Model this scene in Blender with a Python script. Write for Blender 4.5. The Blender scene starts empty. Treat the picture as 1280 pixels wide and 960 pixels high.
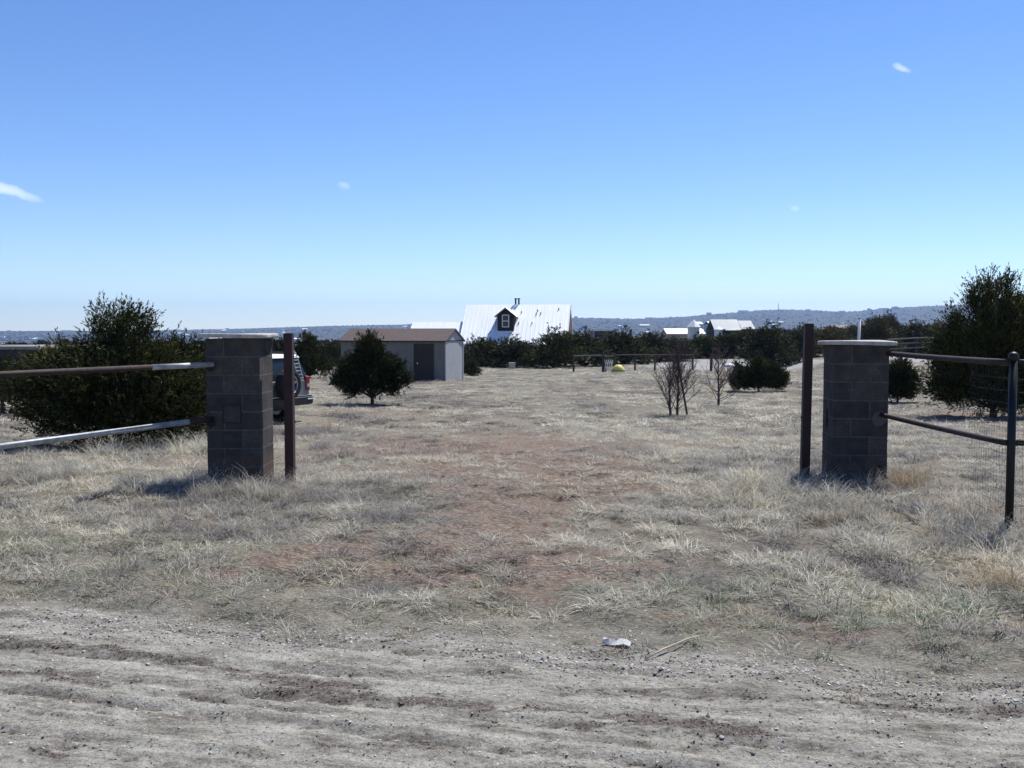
import bpy, bmesh, math, random
import numpy as np
from mathutils import Vector, Matrix
R = math.radians
scn = bpy.context.scene
COL = scn.collection

# ------------------------------------------------------------------ camera
F = 1244.0; HOR = 412.0; EYE = 1.7
cam_d = bpy.data.cameras.new('camera'); cam = bpy.data.objects.new('camera', cam_d); COL.objects.link(cam)
scn.camera = cam
cam_d.sensor_width = 36; cam_d.lens = 36*F/1280
PITCH = math.atan((480-HOR)/F)
cam.location = (0, 0, EYE); cam.rotation_euler = (R(90)-PITCH, 0, 0)
cam_d.clip_start = .1; cam_d.clip_end = 30000
FW = np.array([0, math.cos(PITCH), -math.sin(PITCH)]); UP = np.array([0, math.sin(PITCH), math.cos(PITCH)])
def ray(px, py):
    return FW*F + np.array([1., 0, 0])*(px-640) + UP*(480-py)
def at(px, py, y):                       # world point seen at photo pixel px,py at distance y
    d = ray(px, py); t = y/d[1]
    return (d[0]*t, y, EYE + d[2]*t)

# ------------------------------------------------------------------ sky and sun
SUN_EL, SUN_AZ = 57.0, 37.0              # azimuth clockwise from +Y (straight ahead)
w = bpy.data.worlds.new('World'); scn.world = w; w.use_nodes = True
nt = w.node_tree; nt.nodes.clear()
out = nt.nodes.new('ShaderNodeOutputWorld'); bg = nt.nodes.new('ShaderNodeBackground')
sky = nt.nodes.new('ShaderNodeTexSky'); sky.sky_type = 'NISHITA'; sky.sun_disc = False
sky.sun_elevation = R(SUN_EL); sky.sun_rotation = R(SUN_AZ)
sky.altitude = 2000; sky.air_density = 1.0; sky.dust_density = .1; sky.ozone_density = 3.0
bg.inputs[1].default_value = .106
# a few wisps of cloud, at fixed directions in the sky
tc = nt.nodes.new('ShaderNodeTexCoord')
def wn(t, **k):
    n = nt.nodes.new(t)
    for a, b in k.items(): setattr(n, a, b)
    return n
noi = wn('ShaderNodeTexNoise'); noi.inputs['Scale'].default_value = 90; noi.inputs['Detail'].default_value = 5
nt.links.new(tc.outputs['Generated'], noi.inputs['Vector'])
cur = None
def wisp(px, py, L, W, ang, amt):
    global cur
    d = ray(px, py); d = Vector(d/np.linalg.norm(d))
    ri = Vector((0, 0, 1)).cross(d).normalized()*-1; up = ri.cross(d).normalized()
    a = (ri*math.cos(ang)+up*math.sin(ang)); b = (up*math.cos(ang)-ri*math.sin(ang))
    def dot(v):
        n = wn('ShaderNodeVectorMath', operation='DOT_PRODUCT'); n.inputs[1].default_value = v
        nt.links.new(tc.outputs['Generated'], n.inputs[0]); return n.outputs['Value']
    def m(op, x, y):
        n = wn('ShaderNodeMath', operation=op)
        for i, v in enumerate((x, y)):
            if hasattr(v, 'links'): nt.links.new(v, n.inputs[i])
            else: n.inputs[i].default_value = v
        return n.outputs[0]
    u = m('DIVIDE', m('SUBTRACT', dot(a), 0.0), L/F); v = m('DIVIDE', dot(b), W/F)
    wob = m('MULTIPLY', m('SUBTRACT', noi.outputs[0], .5), 1.5)
    v = m('ADD', v, wob)
    r2 = m('ADD', m('MULTIPLY', u, u), m('MULTIPLY', v, v))
    mask = m('MAXIMUM', m('SUBTRACT', 1.0, r2), 0.0)
    fwd = m('GREATER_THAN', dot(d), 0.0)
    mask = m('MULTIPLY', m('MULTIPLY', mask, fwd), amt)
    cur = mask if cur is None else m('MAXIMUM', cur, mask)
wisp(2, 234, 46, 7, -.30, .6); wisp(1127, 85, 12, 4, -.5, .42); wisp(430, 232, 9, 5, -.2, .25); wisp(994, 260, 6, 4, -.2, .25)
mx = wn('ShaderNodeMix', data_type='RGBA'); mx.inputs[7].default_value = (7.5, 8.2, 9.6, 1)
hsv = wn('ShaderNodeHueSaturation'); hsv.inputs['Saturation'].default_value = 1.2; hsv.inputs['Hue'].default_value = .51
nt.links.new(sky.outputs[0], hsv.inputs['Color'])
nt.links.new(cur, mx.inputs[0]); nt.links.new(hsv.outputs[0], mx.inputs[6])
nt.links.new(mx.outputs[2], bg.inputs[0]); nt.links.new(bg.outputs[0], out.inputs[0])

sl = bpy.data.lights.new('sun', 'SUN'); so = bpy.data.objects.new('sun', sl); COL.objects.link(so)
sl.energy = 4.6; sl.angle = R(.5); sl.color = (1, .985, .92)
SD = Vector((math.sin(R(SUN_AZ))*math.cos(R(SUN_EL)), math.cos(R(SUN_AZ))*math.cos(R(SUN_EL)), math.sin(R(SUN_EL))))
so.rotation_euler = SD.to_track_quat('Z', 'Y').to_euler(); so.location = (20, 20, 60)
scn.view_settings.view_transform = 'Standard'; scn.view_settings.look = 'None'
scn.view_settings.exposure = 0.58; scn.view_settings.gamma = 1; scn.view_settings.use_curve_mapping = False
scn.render.engine = 'CYCLES'
scn.cycles.max_bounces = 6; scn.cycles.volume_bounces = 0; scn.cycles.transparent_max_bounces = 8

# ------------------------------------------------------------------ noise
def _h(ix, iy, s):
    n = (ix.astype(np.int64)*374761393 + iy.astype(np.int64)*668265263 + s*974634777) & 0xffffffff
    n = ((n ^ (n >> 13))*1274126177) & 0xffffffff
    return ((n ^ (n >> 16)) & 0xffff)/65535.0
def vnoise(x, y, s=0):
    x = np.asarray(x, float); y = np.asarray(y, float)
    ix = np.floor(x); iy = np.floor(y); fx = x-ix; fy = y-iy
    fx = fx*fx*(3-2*fx); fy = fy*fy*(3-2*fy)
    a = _h(ix, iy, s); b = _h(ix+1, iy, s); c = _h(ix, iy+1, s); d = _h(ix+1, iy+1, s)
    return (a*(1-fx)+b*fx)*(1-fy)+(c*(1-fx)+d*fx)*fy - .5
def fbm(x, y, o=4, s=0, g=.5):
    t = 0; a = 1.0
    for i in range(o):
        t = t+a*vnoise(x, y, s+i*17); x = np.asarray(x)*2.03+3.1; y = np.asarray(y)*2.03+7.7; a *= g
    return t
def sstep(a, b, x):
    t = np.clip((np.asarray(x, float)-a)/(b-a), 0, 1); return t*t*(3-2*t)

# ------------------------------------------------------------------ terrain
PY = [-1e4, 11, 24, 52, 80, 100, 150, 230, 420, 800, 1500, 20000]
PZ = [0, 0, -.60, -1.0, -1.38, -1.32, -1.3, -1.8, -9, -26, -45, -45]
SKX = [-900, -300, 0, 200, 300, 400, 500, 600, 700, 740, 800, 860, 900, 975, 1020, 1060, 1110, 1170, 1280, 1600, 2200]
SKY = [416, 415, 414, 413, 411, 408, 406, 402, 398, 398, 399, 396, 392.5, 387.5, 389, 390.5, 386.5, 383, 381, 379, 378]
def h(x, y):
    x = np.asarray(x, float); y = np.asarray(y, float)
    z = np.interp(y, PY, PZ)
    z = z + .10*fbm(x*.12, y*.12, 3, 5)*sstep(7, 14, y)*(y < 400) + .8*fbm(x*.01, y*.01, 2, 9)*sstep(120, 300, y)
    z = z - .05*sstep(2.5, 5, x)*sstep(9, 12, y)*(y < 40) + .05*sstep(3, 5, x)*(1-sstep(8.2, 10, y))*sstep(5, 7, y)
    z = z+1.0*sstep(19, 24.5, x)*sstep(38, 58, y)*(1-sstep(68, 92, y))
    px = 640+F*x/np.maximum(y, 1)
    zr = EYE+(HOR-np.interp(px, SKX, SKY))/F*6500
    t = sstep(2600, 6500, y)
    hill = (zr+45)*t*(1-.8*sstep(6600, 8800, y))
    z = z+hill+(9*fbm(x*.0014, y*.0014, 4, 31))*sstep(2500, 4500, y)*(1-sstep(5200, 6400, y)) + 2.2*fbm(x*.012, y*.004, 2, 37)*sstep(5000, 6500, y)
    return z
def road_c(x):                            # distance of the verge line from the camera
    return 5.25-.25*x+.02*x*x*0
def road_m(x, y):
    e = road_c(x)+.5*fbm(np.asarray(x)*.8, np.asarray(y)*1.2, 3, 3)+.35*fbm(np.asarray(x)*4, np.asarray(y)*6, 3, 4)
    return 1-sstep(-.35, .5, y-e)
def red_m(x, y):
    x = np.asarray(x, float); y = np.asarray(y, float)
    n = fbm(x*.9, y*.9, 4, 41)
    def blob(cx, cy, rx, ry, a=1.0):
        return a*np.exp(-(((x-cx)/rx)**2+((y-cy)/ry)**2))
    b = blob(-.95, 7.2, 1.3, .45, 1.05)+blob(-1.6, 7.6, .5, .5, .5)+blob(0, 7.0, .7, .35, .6)+blob(-.2, 11.2, .8, 3.0, .75)+blob(1.6, 12.5, .9, 1.6, .5)+blob(-.6, 17, 2.5, 4, .6)+blob(.1, 8.6, 1.0, 1.2, .45)
    b = b+blob(.0, 9.5, .7, 3.2, .5)+blob(-.2, 13.5, 1.7, 3.8, .55)+blob(.6, 19, 3, 5, .25)
    b = b+blob(3.0, 5.6, 1.6, .22, .85)+blob(12.5, 26, 3, 3.0, .95)+blob(-3.5, 24, 4, 4, .3)+blob(1.2, 14.5, 1.5, 1.5, .5)
    n2 = fbm(x*6, y*9, 3, 47)
    return np.clip(sstep(.34, .80, b*.92+n*.95+n2*.8+.12*sstep(9, 14, y)*(1-sstep(40, 60, y))), 0, 1)
def lot_m(x, y):
    x = np.asarray(x, float); y = np.asarray(y, float)
    n = 2.5*fbm(x*.12, y*.12, 3, 77)
    a = sstep(66, 70, y+n-.15*(40-x)*(x < 40))*(1-sstep(98, 101, y+n*.6))*sstep(9, 13, x+n)
    b = sstep(20.5, 22, x+n*.5-(y-40)*.12)*(1-sstep(26, 28, x+n*.5-(y-40)*.25))*sstep(38, 42, y)*(1-sstep(70, 72, y))
    return np.clip(a+b, 0, 1)
RUTS = [(5.02, .030, .020, 1), (4.86, .018, .010, 2), (4.62, .040, .024, 3), (4.47, .020, .012, 4), (4.28, .035, .018, 5), (4.10, .022, .012, 6), (3.93, .040, .020, 7), (3.78, .02, .012, 8), (3.6, .03, .018, 9), (3.45, .03, .018, 10)]
def rut_m(x, y):
    u = y+.265*x; t = 0
    for c, wd, dp, k in RUTS:
        cc = c+.07*vnoise(x*.45, x*0+k*3.3, k)*2+.025*vnoise(x*2.2, x*0+k, k+40)
        a = sstep(-.25, .15, vnoise(x*.6+k*5, x*0+.5, k+60))
        t = t+a*dp*np.exp(-((u-cc)/wd)**2)-a*dp*.55*np.exp(-((u-cc-1.9*wd)/wd)**2)
    return t
def fine(x, y):                           # small relief: ruts, clods, hummocks
    rd = road_m(x, y)
    u = y+.27*x
    f = .020*fbm(x*1.6, y*1.6, 4, 11)+.016*fbm(x*7, y*7, 3, 12)
    r = .035*(vnoise(u*3.1+.35*fbm(x*.5, y*.5, 2, 8), x*.22, 21))+.030*vnoise(u*7+.5*fbm(x*.7, y*.7, 2, 8), x*.5, 22)
    c = clod_m(x, y)
    r = r*.8 + .020*fbm(x*6, u*26, 4, 23, .62)+.012*fbm(x*25, u*40, 2, 28) + c*(.016*np.abs(fbm(x*14, y*24, 3, 24))*2-.012)
    r = r*.55-rut_m(x, y)*.75
    g = .085*fbm(x*1.5, y*1.5, 4, 51)+.03*fbm(x*6, y*6, 2, 52)
    k = sstep(60, 25, y) if False else 1-sstep(30, 90, y)
    return (f*.6+r)*rd+(g+f*.6)*(1-rd)*k
def clod_m(x, y):
    x = np.asarray(x, float); y = np.asarray(y, float)
    def band(x0, y0, x1, y1, wd, a=1.0):
        t = np.clip((x-x0)/(x1-x0), 0, 1); yy = y0+(y1-y0)*t
        e = np.exp(-((y-yy-.06*np.sin(x*2.3))/wd)**2)*sstep(x0-.5, x0, x)*(1-sstep(x1, x1+.5, x))
        return a*e
    b = band(-3.2, 5.50, -.9, 4.75, .09)+band(-.95, 4.65, .9, 4.12, .08, 1.1)+band(.3, 4.55, 2.2, 4.40, .07, .9)+band(-3, 4.95, -1.5, 4.55, .05, .8)
    b = b+band(.0, 4.2, .9, 4.05, .05, .7)+band(-3, 4.15, -1.2, 3.75, .08, .6)+band(1.9, 4.75, 4, 4.55, .05, .9)+band(.6, 3.95, 2.4, 3.8, .06, .5)+band(-1.8, 4.3, .2, 3.9, .05, .35)
    n = fbm(x*3.2, y*6, 3, 61)
    n2 = fbm((x-.27*y)*9, (y+.27*x)*40, 3, 66)
    return np.clip(sstep(.40, .80, b*.80+n*.55+n2*.85)+sstep(.006, .018, rut_m(x, y))*sstep(-.05, .25, n2+n)*.9, 0, 1)*.9
def H(x, y): return float(h(x, y)+fine(x, y))
def ground_at(px, py, lo=3.0, hi=400.0):
    d = ray(px, py)
    prev = lo
    for yy in np.geomspace(lo, hi, 1500):
        t = yy/d[1]
        if EYE+d[2]*t <= H(d[0]*t, yy): return (d[0]*t, yy, H(d[0]*t, yy))
    return (d[0]*hi/d[1], hi, H(d[0]*hi/d[1], hi))

# ------------------------------------------------------------------ materials
def new_mat(name):
    m = bpy.data.materials.new(name); m.use_nodes = True
    return m, m.node_tree, m.node_tree.nodes['Principled BSDF']
def ramp(t, src, stops):
    r = t.nodes.new('ShaderNodeValToRGB'); e = r.color_ramp.elements
    while len(e) < len(stops): e.new(.5)
    for i, (p, c) in enumerate(stops):
        e[i].position = p; e[i].color = (*c, 1) if len(c) == 3 else c
    t.links.new(src, r.inputs[0]); return r.outputs[0]
def nz(t, scale, detail=4, rough=.55, vec=None, dist=0):
    n = t.nodes.new('ShaderNodeTexNoise'); n.inputs['Scale'].default_value = scale
    n.inputs['Detail'].default_value = detail; n.inputs['Roughness'].default_value = rough; n.inputs['Distortion'].default_value = dist
    if vec is None:
        c = t.nodes.new('ShaderNodeTexCoord'); vec = c.outputs['Object']
    t.links.new(vec, n.inputs['Vector']); return n.outputs[0]
def bump(t, p, src, s=.3, d=.01):
    b = t.nodes.new('ShaderNodeBump'); b.inputs['Strength'].default_value = s; b.inputs['Distance'].default_value = d
    t.links.new(src, b.inputs['Height']); t.links.new(b.outputs[0], p.inputs['Normal'])
def mixc(t, fac, a, b, mode='MIX'):
    n = t.nodes.new('ShaderNodeMix'); n.data_type = 'RGBA'; n.blend_type = mode
    for i, v in ((0, fac), (6, a), (7, b)):
        if hasattr(v, 'links'): t.links.new(v, n.inputs[i])
        elif i == 0: n.inputs[0].default_value = v
        else: n.inputs[i].default_value = (*v, 1)
    return n.outputs[2]
def simple(name, c1, c2=None, scale=8, rough=.8, metal=0, bs=.2, bd=.004, spec=.3):
    m, t, p = new_mat(name)
    p.inputs['Roughness'].default_value = rough; p.inputs['Metallic'].default_value = metal
    p.inputs['Specular IOR Level'].default_value = spec
    c2 = c2 or tuple(x*.7 for x in c1)
    n = nz(t, scale, 6, .6)
    t.links.new(ramp(t, n, [(.35, c2), (.65, c1)]), p.inputs['Base Color'])
    if bs: bump(t, p, nz(t, scale*6, 4), bs, bd)
    return m
def mth(t, op, a, b=0.0):
    n = t.nodes.new('ShaderNodeMath'); n.operation = op
    for i, v in enumerate((a, b)):
        if hasattr(v, 'links'): t.links.new(v, n.inputs[i])
        else: n.inputs[i].default_value = v
    return n.outputs[0]

def ground_mat():
    m, t, p = new_mat('dry_ground')
    p.inputs['Roughness'].default_value = .95; p.inputs['Specular IOR Level'].default_value = .1
    geo = t.nodes.new('ShaderNodeNewGeometry'); P = geo.outputs['Position']
    def attr(n):
        a = t.nodes.new('ShaderNodeAttribute'); a.attribute_name = n; return a.outputs['Fac']
    mp = t.nodes.new('ShaderNodeMapping'); mp.vector_type = 'TEXTURE'; mp.inputs['Scale'].default_value = (1, .27, 1); mp.inputs['Rotation'].default_value = (0, 0, R(-15)); t.links.new(P, mp.inputs[0])
    # grass litter
    lit = ramp(t, nz(t, 30, 6, .75, mp.outputs[0]), [(.30, (.05, .04, .035)), (.44, (.13, .117, .095)), (.56, (.26, .242, .20)), (.7, (.46, .445, .375))])
    big = ramp(t, nz(t, .9, 5, .65, P), [(.3, (.58, .54, .54)), (.5, (.9, .88, .85)), (.7, (1.1, 1.08, 1.0))])
    lit = mixc(t, 1.0, lit, big, 'MULTIPLY')
    red = ramp(t, nz(t, 22, 7, .7, mp.outputs[0]), [(.32, (.05, .031, .024)), (.45, (.125, .081, .060)), (.54, (.20, .155, .122)), (.66, (.43, .39, .33))])
    rd = ramp(t, nz(t, 2.6, 10, .78, mp.outputs[0]), [(.30, (.105, .09, .076)), (.41, (.20, .182, .155)), (.50, (.325, .305, .265)), (.63, (.435, .416, .37)), (.78, (.52, .505, .46))])
    rf = ramp(t, nz(t, 55, 6, .8, P), [(.36, (.36, .34, .32)), (.46, (.82, .81, .80)), (.56, (1, 1, 1)), (.72, (1.22, 1.22, 1.22))])
    rd = mixc(t, 1.0, rd, rf, 'MULTIPLY')
    cl = ramp(t, nz(t, 48, 6, .8, P), [(.34, (.035, .028, .024)), (.48, (.085, .068, .058)), (.58, (.19, .165, .145)), (.75, (.36, .33, .30))])
    lot = ramp(t, nz(t, 3.5, 6, .7, mp.outputs[0]), [(.3, (.22, .21, .20)), (.7, (.33, .32, .31))])
    c = mixc(t, attr('red'), lit, red)
    c = mixc(t, attr('road'), c, rd)
    c = mixc(t, attr('clod'), c, cl)
    c = mixc(t, attr('lot'), c, lot)
    # far plain and hills: scrub speckle over tan
    mp2 = t.nodes.new('ShaderNodeMapping'); mp2.inputs['Scale'].default_value = (.02, .008, .02); t.links.new(P, mp2.inputs[0])
    far = ramp(t, nz(t, 1.0, 8, .75, mp2.outputs[0]), [(.40, (.03, .034, .028)), (.56, (.05, .05, .042)), (.68, (.10, .09, .075)), (.8, (.18, .16, .14))])
    c = mixc(t, attr('far'), c, far)
    t.links.new(c, p.inputs['Base Color'])
    nb = nz(t, 60, 6, .75, P)
    bump(t, p, nb, .9, .016)
    return m
M = {}
M['ground'] = ground_mat()

def straw_mat():
    m, t, p = new_mat('dry_straw')
    a = t.nodes.new('ShaderNodeAttribute'); a.attribute_type = 'INSTANCER'; a.attribute_name = 'tint'
    g = t.nodes.new('ShaderNodeNewGeometry')
    col = ramp(t, a.outputs['Fac'], [(0, (.13, .115, .115)), (.22, (.28, .262, .248)), (.5, (.48, .452, .385)), (.72, (.73, .70, .585)), (.82, (.38, .27, .16)), (.90, (.34, .35, .25)), (1, (.24, .29, .20))])
    isl = ramp(t, g.outputs['Random Per Island'], [(0, (.28, .25, .24)), (.5, (.85, .85, .84)), (1, (1.35, 1.33, 1.3))])
    c = mixc(t, 1.0, col, isl, 'MULTIPLY')
    p.inputs['Roughness'].default_value = .6; p.inputs['Specular IOR Level'].default_value = .25
    t.links.new(c, p.inputs['Base Color'])
    tr = t.nodes.new('ShaderNodeBsdfTranslucent'); t.links.new(c, tr.inputs[0])
    ms = t.nodes.new('ShaderNodeMixShader'); ms.inputs[0].default_value = .35
    o = t.nodes['Material Output']
    t.links.new(p.outputs[0], ms.inputs[1]); t.links.new(tr.outputs[0], ms.inputs[2]); t.links.new(ms.outputs[0], o.inputs[0])
    return m
M['straw'] = straw_mat()
def leaf_mat(name, c_dark, c_mid, c_light, tr=.15):
    m, t, p = new_mat(name)
    g = t.nodes.new('ShaderNodeNewGeometry'); oi = t.nodes.new('ShaderNodeObjectInfo')
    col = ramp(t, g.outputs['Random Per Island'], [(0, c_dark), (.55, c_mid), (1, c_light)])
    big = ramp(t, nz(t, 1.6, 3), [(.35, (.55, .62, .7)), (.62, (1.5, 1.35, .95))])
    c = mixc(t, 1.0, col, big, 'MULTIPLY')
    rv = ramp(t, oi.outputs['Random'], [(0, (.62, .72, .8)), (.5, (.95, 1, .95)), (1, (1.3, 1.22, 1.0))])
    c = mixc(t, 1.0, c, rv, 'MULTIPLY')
    t.links.new(c, p.inputs['Base Color']); p.inputs['Roughness'].default_value = .75; p.inputs['Specular IOR Level'].default_value = .2
    if tr:
        b = t.nodes.new('ShaderNodeBsdfTranslucent'); t.links.new(c, b.inputs[0])
        ms = t.nodes.new('ShaderNodeMixShader'); ms.inputs[0].default_value = tr
        t.links.new(p.outputs[0], ms.inputs[1]); t.links.new(b.outputs[0], ms.inputs[2]); t.links.new(ms.outputs[0], t.nodes['Material Output'].inputs[0])
    return m
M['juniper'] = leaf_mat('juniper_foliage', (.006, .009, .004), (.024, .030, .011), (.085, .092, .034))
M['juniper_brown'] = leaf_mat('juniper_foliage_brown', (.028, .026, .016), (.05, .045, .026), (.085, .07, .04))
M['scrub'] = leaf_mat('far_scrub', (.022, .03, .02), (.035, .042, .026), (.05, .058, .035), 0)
M['bark'] = simple('bark', (.13, .105, .085), (.05, .04, .035), 14, .9)
M['deadwood'] = simple('dead_wood', (.13, .085, .085), (.05, .033, .037), 18, .9)

def block_mat():
    m, t, p = new_mat('concrete_block')
    g = t.nodes.new('ShaderNodeNewGeometry')
    base = ramp(t, nz(t, 5, 7, .65), [(.3, (.046, .042, .041)), (.55, (.070, .064, .062)), (.75, (.112, .103, .099))])
    isl = ramp(t, g.outputs['Random Per Island'], [(0, (.84, .84, .86)), (1, (1.12, 1.08, 1.05))])
    c = mixc(t, 1.0, base, isl, 'MULTIPLY')
    sp = ramp(t, nz(t, 130, 3, .6), [(.32, (.55, .55, .55)), (.5, (1, 1, 1)), (.75, (1.2, 1.2, 1.2))])
    c = mixc(t, 1.0, c, sp, 'MULTIPLY')
    st = ramp(t, nz(t, 1.8, 6, .7, dist=.8), [(.35, (.72, .72, .74)), (.5, (1, 1, 1)), (.68, (1.18, 1.16, 1.14))])
    c = mixc(t, 1.0, c, st, 'MULTIPLY')
    tcn = t.nodes.new('ShaderNodeTexCoord'); sz = t.nodes.new('ShaderNodeSeparateXYZ'); t.links.new(tcn.outputs['Object'], sz.inputs[0])
    zz = mth(t, 'ADD', sz.outputs[2], mth(t, 'MULTIPLY', nz(t, 9, 5, .7), -.45))
    c = mixc(t, ramp(t, zz, [(0, (.55, .55, .55)), (.12, (0, 0, 0))]), c, (.12, .075, .055))
    t.links.new(c, p.inputs['Base Color']); p.inputs['Roughness'].default_value = .95; p.inputs['Specular IOR Level'].default_value = .15
    bump(t, p, nz(t, 75, 6, .75), .9, .008)
    return m
M['block'] = block_mat()
M['mortar'] = simple('mortar', (.11, .10, .098), (.07, .064, .063), 20, .95)
M['cap'] = simple('cap_concrete', (.48, .455, .42), (.28, .26, .245), 9, .9)
M['black'] = simple('dark_gap', (.02, .02, .02), (.012, .012, .012), 9, .8)
M['maroon'] = simple('maroon_paint', (.05, .017, .021), (.028, .012, .013), 5, .55, 0, .1)
M['brown_paint_and_shade'] = simple('dark_brown_paint_and_shade', (.035, .017, .015), (.02, .011, .01), 5, .6, 0, .1)  # right post paint, also the painted shadow on the lower left rail
M['galv'] = simple('galvanised_pipe', (.42, .42, .42), (.24, .24, .24), 12, .5, .15, .1)
M['rust'] = simple('rusty_pipe', (.05, .033, .029), (.024, .017, .015), 18, .7, .2, .3)
M['greenpost'] = simple('dark_green_paint', (.007, .010, .012), (.005, .007, .008), 10, .5, 0, .1)
M['wire'] = simple('fence_wire', (.075, .075, .08), (.045, .045, .05), 10, .55, .7, 0)
M['wood_grey'] = simple('weathered_wood', (.30, .27, .25), (.16, .14, .13), 6, .9)
M['wood_mid'] = simple('aged_wood', (.14, .125, .115), (.08, .07, .065), 6, .9)
M['wood_dark'] = simple('dark_wood', (.07, .055, .05), (.04, .032, .03), 6, .9)
M['white'] = simple('white_paint', (.78, .78, .78), (.62, .62, .62), 4, .6)
M['yellow'] = simple('yellow_plastic', (.72, .62, .18), (.6, .5, .13), 3, .5)
M['darkroof'] = simple('dark_roof', (.045, .04, .045), (.03, .028, .03), 3, .8)
M['blueglass'] = simple('dark_blue_wall', (.03, .04, .07), (.02, .025, .05), 3, .5)
M['glass'] = simple('dark_glass', (.02, .025, .03), (.015, .018, .02), 2, .12, 0, 0, .01, .3)
M['rock'] = simple('pale_stone', (.50, .47, .44), (.30, .28, .26), 12, .9)
M['stick'] = simple('pale_stick', (.55, .46, .34), (.4, .32, .24), 9, .8)

def siding_mat(name, c, spacing, d=.5):
    m, t, p = new_mat(name)
    tcn = t.nodes.new('ShaderNodeTexCoord'); sp = t.nodes.new('ShaderNodeSeparateXYZ'); t.links.new(tcn.outputs['Object'], sp.inputs[0])
    u = mth(t, 'ADD', sp.outputs[0], sp.outputs[1])
    fr = mth(t, 'FRACT', mth(t, 'DIVIDE', u, spacing))
    g = mth(t, 'LESS_THAN', fr, .1)
    n = nz(t, 3, 6, .65)
    mp = t.nodes.new('ShaderNodeMapping'); mp.inputs['Scale'].default_value = (9, 9, .8); t.links.new(tcn.outputs['Object'], mp.inputs[0])
    st = nz(t, 1.0, 6, .7, mp.outputs[0])
    col = ramp(t, st, [(.3, tuple(x*.72 for x in c)), (.7, c)])
    col = mixc(t, 1.0, col, ramp(t, n, [(.3, (.85, .85, .85)), (.7, (1.05, 1.05, 1.05))]), 'MULTIPLY')
    col = mixc(t, g, col, tuple(x*d for x in c))
    t.links.new(col, p.inputs['Base Color']); p.inputs['Roughness'].default_value = .85
    return m
M['shed_wall'] = siding_mat('beige_siding', (.21, .195, .175), .2, .75)
M['shed_end'] = siding_mat('pale_siding', (.42, .42, .43), .3, .75)
M['shed_roof'] = simple('brown_shingle', (.125, .093, .085), (.085, .063, .058), 7, .9)
M['shed_door'] = siding_mat('brown_door', (.045, .032, .03), .2, .7)
def metal_roof():
    m, t, p = new_mat('metal_roof')
    tcn = t.nodes.new('ShaderNodeTexCoord'); sp = t.nodes.new('ShaderNodeSeparateXYZ'); t.links.new(tcn.outputs['Object'], sp.inputs[0])
    mp = t.nodes.new('ShaderNodeMapping'); mp.inputs['Scale'].default_value = (2.2, .22, .22); t.links.new(tcn.outputs['Object'], mp.inputs[0])
    st = nz(t, 1.0, 5, .7, mp.outputs[0])
    col = ramp(t, st, [(.3, (.76, .78, .80)), (.65, (.88, .88, .88))])
    t.links.new(col, p.inputs['Base Color']); p.inputs['Metallic'].default_value = .0; p.inputs['Roughness'].default_value = .5
    fr = mth(t, 'FRACT', mth(t, 'DIVIDE', sp.outputs[0], .3)); bump(t, p, mth(t, 'LESS_THAN', fr, .15), .4, .02)
    return m
M['metal_roof'] = metal_roof()
M['grey_roof'] = simple('grey_metal_roof', (.22, .235, .26), (.18, .19, .21), .3, .6, .2, 0)
M['house_wall'] = simple('dark_house_wall', (.035, .026, .028), (.025, .02, .022), 3, .9)
M['redbrown_wall'] = simple('redbrown_wall', (.16, .075, .06), (.11, .05, .045), 3, .9)
M['stucco'] = simple('tan_stucco', (.42, .34, .27), (.33, .27, .21), .3, .9)
M['stucco_pale'] = simple('pale_stucco', (.78, .76, .72), (.6, .58, .55), .3, .9)
M['carwhite'] = simple('grey_car_paint', (.15, .155, .16), (.14, .145, .15), 2, .28, .1, 0, .01, .5)
M['cardark'] = simple('black_car_plastic', (.02, .02, .022), (.015, .015, .016), 20, .5)
M['tyre'] = simple('tyre_rubber', (.018, .018, .018), (.012, .012, .012), 30, .8)
M['rim'] = simple('wheel_alloy', (.5, .5, .52), (.4, .4, .42), 10, .35, .8, 0)
M['tail'] = simple('red_lens', (.28, .012, .02), (.2, .01, .015), 10, .25, 0, 0, .01, .5)
M['chrome'] = simple('bright_metal', (.7, .7, .72), (.6, .6, .62), 10, .25, .9, 0)

# ------------------------------------------------------------------ object helpers
def tag(o, label=None, cat=None, group=None, kind=None):
    if label: o['label'] = label
    if cat: o['category'] = cat
    if group: o['group'] = group
    if kind: o['kind'] = kind
    return o
def link(name, me, mats, parent=None):
    o = bpy.data.objects.new(name, me); COL.objects.link(o)
    for m in (mats if isinstance(mats, (list, tuple)) else [mats]): me.materials.append(m)
    if parent: o.parent = parent
    return o
def empty(name, loc, rz=0, label=None, cat=None, group=None):
    o = bpy.data.objects.new(name, None); COL.objects.link(o); o.location = loc; o.rotation_euler = (0, 0, rz); o.empty_display_size = .2
    return tag(o, label, cat, group)
def np_mesh(name, V, Fq, smooth=False):
    V = np.asarray(V, np.float32); Fq = np.asarray(Fq, np.int32)
    me = bpy.data.meshes.new(name); k = Fq.shape[1]
    me.vertices.add(len(V)); me.vertices.foreach_set('co', V.ravel())
    me.loops.add(Fq.size); me.loops.foreach_set('vertex_index', Fq.ravel())
    me.polygons.add(len(Fq)); me.polygons.foreach_set('loop_start', np.arange(0, Fq.size, k, dtype=np.int32))
    me.polygons.foreach_set('loop_total', np.full(len(Fq), k, np.int32)) if False else None
    me.update(calc_edges=True)
    if smooth: me.polygons.foreach_set('use_smooth', np.ones(len(Fq), bool))
    return me
def bm_mesh(name, bm, smooth=False):
    me = bpy.data.meshes.new(name); bm.normal_update(); bm.to_mesh(me); bm.free()
    if smooth:
        me.polygons.foreach_set('use_smooth', np.ones(len(me.polygons), bool))
    return me
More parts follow.
